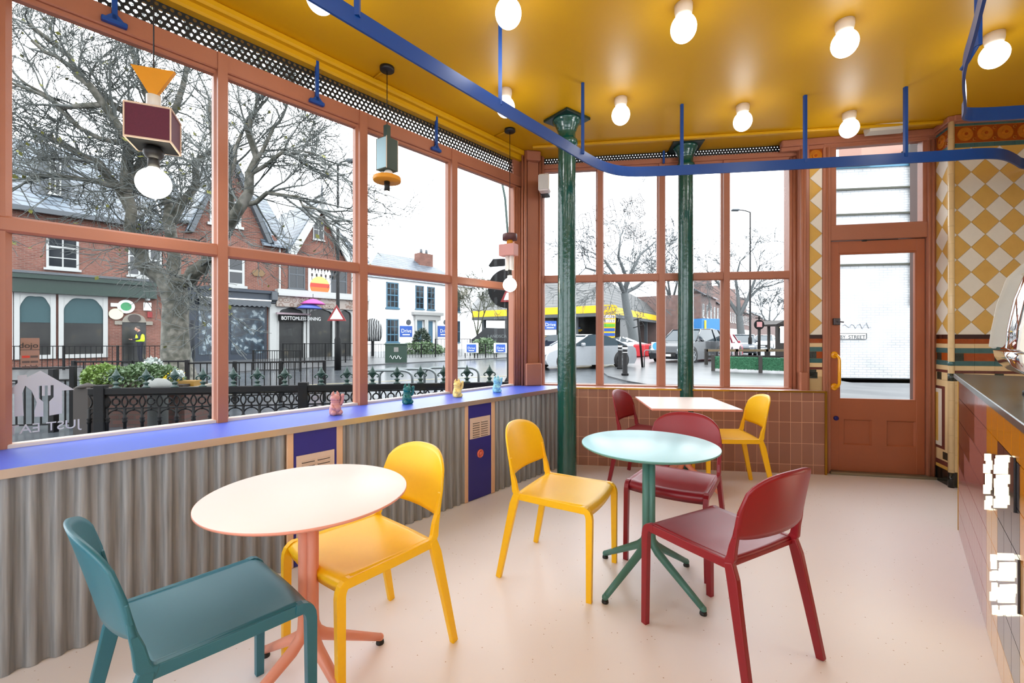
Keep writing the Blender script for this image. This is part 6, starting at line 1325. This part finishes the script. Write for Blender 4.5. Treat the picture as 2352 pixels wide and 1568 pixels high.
    MB().bbox(h - .04, h + .02, -.5, .5, .34, .56, .02).build('grille', tyre, o); MB().box(h + .015, h + .03, -.26, .26, .36, .47).build('number_plate', wsn, o)
    return o
silver = mat('silver_car_paint', (214, 220, 226), .22, .3, k=EX * 1.3, coat=.5); dcar = mat('charcoal_car_paint', (48, 56, 66), .2, .3, k=EX, coat=.5); wcar = mat('white_car_paint', (236, 240, 242), .25, k=.7, coat=.5); rcar = mat('red_car_paint', (206, 66, 86), .25, k=.7, coat=.5); gcar = mat('grey_blue_car_paint', (110, 124, 138), .25, .3, k=EX, coat=.5)
x, y = PX(1335, 19.0); car('saloon_car', 'silver saloon car driving across behind the free column', x, y, math.radians(206), silver, 4.5, 1.8, 1.42)
x, y = PX(1433, 33.5); car('coupe_car', 'white coupe parked by the kerb beyond the bollards', x, y, math.radians(-22), wcar, 4.1, 1.75, 1.32)
x, y = PX(1258, 38); car('hatchback_car', 'dark blue hatchback at the left edge of the far window', x, y, math.radians(190), mat('navy_car_paint', (44, 62, 90), .25, .3, k=EX, coat=.5), 4.0, 1.75, 1.5, 'hatch')
x, y = PX(1582, 23.6); car('suv_car', 'charcoal four-wheel-drive car partly behind the embedded column', x, y, math.radians(222), dcar, 4.7, 1.95, 1.72, 'suv')
x, y = PX(1656, 27.5); car('hatchback_car', 'red hatchback behind the wooden rail', x, y, math.radians(52), rcar, 4.0, 1.75, 1.5, 'hatch')
x, y = PX(1706, 31.5); car('hatchback_car', 'grey hatchback right of the red one', x, y, math.radians(240), gcar, 4.0, 1.75, 1.5, 'hatch')
x, y = PX(1756, 44); car('hatchback_car', 'white car farther back beside the round pub sign', x, y, math.radians(235), wcar, 4.1, 1.75, 1.5, 'hatch')
x, y = PX(1618, 36); car('white_van', 'white van under the blue tipper body', x, y, math.radians(60), wcar, 4.8, 1.95, 1.95, 'suv')
x, y = PX(1618, 52); o = T('skip_lorry', 'blue tipper lorry with yellow arm beyond the parked cars', 'lorry', W, (x, y, GZ), own=True, rz=math.radians(20))
MB().prism([(-1.5, 1.5), (1.5, 1.5), (1.7, 3.4), (-1.4, 3.4)], -1.1, 1.1, 'y').build('tipper_body', mat('lorry_blue', (52, 130, 200), .5, k=.7), o); MB().bbox(-1.1, -.85, -1.2, -1.12, 1.4, 3.2, .02).build('lift_arm', yelp, o); MB().box(-1.5, 1.7, -1, 1, .6, 1.5).build('chassis', wcar, o)
for wx in (-.9, 1.1): m_ = MB().lathe([(.5, -.15), (.5, .15)], (0, 0, 0), 18); m_.xf(Matrix.Translation((wx, -1.0, .5)) @ Matrix.Rotation(PI / 2, 4, 'X')); m_.build('wheel', tyre, o)
x, y = PX(1146, 39); o = T('parked_van', 'dark van with pale lettering beside the shrubs', 'van', W, (x, y, GZ), own=True, rz=math.radians(4)); MB().prism([(-2.4, .3), (2.6, .3), (2.6, 2.0), (-1.2, 2.1), (-2.1, 1.3), (-2.4, 1.1)], -.95, .95, 'y').build('body', mat('black_van_paint', (40, 46, 52), .3, k=EX), o)
t_ = textmb('LANDSCAPE', .36); t_.xf(Matrix.Translation((-1.0, -.98, 1.25))); t_.build('lettering', mat('pale_lettering', (180, 190, 190), .5, k=EX), o)
for wx in (-1.5, 1.7): m_ = MB().lathe([(.34, -.1), (.34, .1)], (0, 0, 0), 18); m_.xf(Matrix.Translation((wx, -.9, .34)) @ Matrix.Rotation(PI / 2, 4, 'X')); m_.build('wheel', tyre, o)
# ------------------------------------------------------------ hedge troughs, timber rail, pergola, pub sign
h0, h1 = gp(1636, 852, 0), gp(1880, 862, 0); HF = Fr(h0, (h1[0] - h0[0], h1[1] - h0[1])); hl = math.hypot(h1[0] - h0[0], h1[1] - h0[1])
rn = random.Random(31); o = T('hedge_trough', 'low artificial green hedge outside the far window', 'hedge', HF, (hl / 2, 0, 0)); m = MB(); m.box(0, hl, -.13, .13, .14, .52)
for k in range(16000):
    f_ = rn.random(); x_ = rn.uniform(0, hl)
    if f_ < .62: p = Vector((x_, -.15, rn.uniform(.12, .55)))
    else: p = Vector((x_, rn.uniform(-.15, .15), .54))
    e = Vector((rn.gauss(0, 1), rn.gauss(0, .6) - .5, rn.gauss(0, 1))).normalized() * .03; g_ = e.orthogonal().normalized() * .012; m.poly([p + e, p + g_, p - e, p - g_])
m.build('foliage', hg_, o)
wdp = mat('dark_timber', (70, 62, 56), .7, k=EX)
for px in (1640, 1748): s = HF.s(px); MB().box(s - .06, s + .06, -.2, -.12, GZ, .62).build('post', wdp, o)
tf0, tf1 = gp(1622, 838, 0), gp(1830, 838, 0); TF = Fr(tf0, (tf1[0] - tf0[0], tf1[1] - tf0[1])); tl = math.hypot(tf1[0] - tf0[0], tf1[1] - tf0[1])
o = T('timber_rail', 'low dark timber post and rail fence behind the hedge', 'fence', TF, (tl / 2, 0, 0)); MB().box(0, tl, -.06, .06, .62, .72).build('rail', mat('weathered_top_rail', (186, 160, 120), .7, k=EX), o); MB().box(0, tl, -.03, .03, .34, .44).build('rail', wdp, o)
for k in range(4): MB().box(tl * k / 3 - .06, tl * k / 3 + .06, -.06, .06, GZ, .74).build('post', wdp, o)
x, y = PX(1790, 26); o = T('pergola', 'dark timber pergola hut with string lights near the right jamb', 'pergola', W, (x, y, 0), own=True)
MB().box(-.75, 1.6, -1, 1, 1.92, 2.0).prism([(-.8, 2.0), (1.6, 2.0), (1.6, 2.25), (-.3, 2.25)], -1.05, 1.05, 'y').build('roof', wdp, o)
for a in (-.68, -.1, .5, 1.4):
    for b_ in (-.9, .9): MB().box(a - .06, a + .06, b_ - .06, b_ + .06, GZ, 1.94).build('post', wdp, o)
MB().box(-.7, 1.5, -.92, -.84, .2, .95).build('parapet', wdp, o)
g = MB(); [g.ball((-.55 + .25 * k, -.98, 1.82 - .04 * math.sin(k * 1.3)), .03, 6) for k in range(8)]; g.build('string_lights', mat('lit_fairy_bulb', (255, 214, 150), .3, emit=3), o, kind='stuff')
x, y = PX(1743, 24); o = T('pub_sign', 'round black sign on a post with small red and white notice', 'sign', W, (x, y, 0), own=True); MB().tube([(0, 0, GZ), (0, 0, 2.05)], .04, 8).build('post', blk_o, o)
MB().prism([(.27 * math.cos(2 * PI * k / 24), 1.95 + .27 * math.sin(2 * PI * k / 24)) for k in range(24)], -.05, 0, 'y').build('board', blk_o, o); MB().box(-.14, .14, -.07, -.05, 1.82, 2.1).build('notice', mat('pale_pink_notice', (222, 160, 160), .5, k=.7), o); MB().box(-.2, .2, -.03, 0, 2.28, 2.33).box(-.03, .03, -.03, 0, 2.2, 2.42).build('crest', blk_o, o)
# mural figure board beside the white house
x, y = PX(856, 29.5); o = T('mural_panel', 'black and white painted round motif left of the white house', 'mural', W, (x, y, 0), own=True); MB().lathe([(.5, 0), (.62, .3), (.65, .8), (.5, 1.3), (.2, 1.5), (.001, 1.52)], (0, 0, 1.0), 20, sy=.4).build('form', rampmat('black_white_swirls', [(.46, (30, 32, 36)), (.54, (214, 216, 216))], 'wave', 2.2, .5, k=EX), o); MB().box(-.08, .08, -.08, .08, GZ, 1.05).build('stand', blk_o, o)
# ------------------------------------------------------------ man in the yellow vest
x, y = PX(322, A.Y(322, DR - 1.2)); o = T('person', 'man in dark clothes and yellow high-visibility vest looking down at his hands', 'person', W, (x, y, .02), own=True, rz=math.radians(-62))
def skinned(name, V, Ed, R, m, par, sub=2):
    me = bpy.data.meshes.new(name); me.from_pydata(V, Ed, []); ob = bpy.data.objects.new(name, me); C.objects.link(ob); ob.parent = par; me.materials.append(m)
    s = ob.modifiers.new('skin', 'SKIN'); s.use_smooth_shade = True
    for i, r in enumerate(R): me.skin_vertices[0].data[i].radius = (r, r) if not isinstance(r, tuple) else r
    me.skin_vertices[0].data[0].use_root = True
    u = ob.modifiers.new('sub', 'SUBSURF'); u.levels = sub; u.render_levels = sub; ORG[ob.name] = (W, (0, 0, 0)); return ob
V = [(0, 0, .95), (0, 0, 1.12), (0, -.01, 1.35), (0, -.02, 1.47), (0, -.05, 1.55), (-.18, 0, 1.42), (-.24, .02, 1.18), (-.14, -.24, 1.13), (.18, 0, 1.42), (.24, .02, 1.18), (.12, -.26, 1.15), (-.1, 0, .9), (-.11, -.01, .5), (-.11, .03, .08), (-.11, -.14, .04), (.1, 0, .9), (.12, -.01, .5), (.12, .03, .08), (.12, -.14, .04)]
Ed = [(0, 1), (1, 2), (2, 3), (3, 4), (2, 5), (5, 6), (6, 7), (2, 8), (8, 9), (9, 10), (0, 11), (11, 12), (12, 13), (13, 14), (0, 15), (15, 16), (16, 17), (17, 18)]
R = [(.17, .13), (.17, .13), (.19, .13), .07, .055, .07, .055, .045, .07, .055, .045, .095, .07, .055, .05, .095, .07, .055, .05]
skinned('body', V, Ed, R, mat('dark_navy_workwear', (34, 42, 62), .8, k=EX), o)
skinned('vest', [(0, -.003, 1.0), (0, -.003, 1.15), (0, -.01, 1.34), (0, -.015, 1.42)], [(0, 1), (1, 2), (2, 3)], [(.25, .19), (.24, .19), (.25, .19), (.17, .13)], mat('fluorescent_yellow_cloth', (206, 244, 40), .6, k=.9), o, 1)
skn = mat('skin', (214, 160, 140), .5, k=.7)
h_ = MB().ball((0, -.10, 1.64), .105, 20, sx=.78, sy=.92, sz=1.12).ball((0, -.205, 1.62), .02, 8).ball((-.085, -.09, 1.63), .025, 8).ball((.085, -.09, 1.63), .025, 8).lathe([(.05, -.1), (.052, .0)], (0, -.05, 1.58), 12); hd_ = h_.build('head', skn, o)
MB().ball((0, -.085, 1.672), .104, 18, sx=.8, sy=.9, sz=.95).build('hair', mat('short_grey_hair', (110, 100, 94), .8, k=EX), o)
for sx_, c in ((-1, (-.13, -.26, 1.13)), (1, (.11, -.28, 1.15))):
    hn = MB().ball(c, .042, 12, sx=.9, sy=1.1, sz=.6)
    for k in range(4): hn.tube([(c[0] + (k - 1.5) * .019, c[1] - .03, c[2]), (c[0] + (k - 1.5) * .019, c[1] - .08 + .006 * abs(k - 1.5), c[2] + .005), (c[0] + (k - 1.5) * .018, c[1] - .10, c[2] + .025)], .009, 6)
    hn.tube([(c[0] - sx_ * .03, c[1] - .01, c[2]), (c[0] - sx_ * .05, c[1] - .05, c[2] + .02)], .010, 6); hn.build('hand', skn, o)
MB().bbox(-.06, .05, -.40, -.36, 1.13, 1.2, .01).build('handheld_device', blk_o, o)
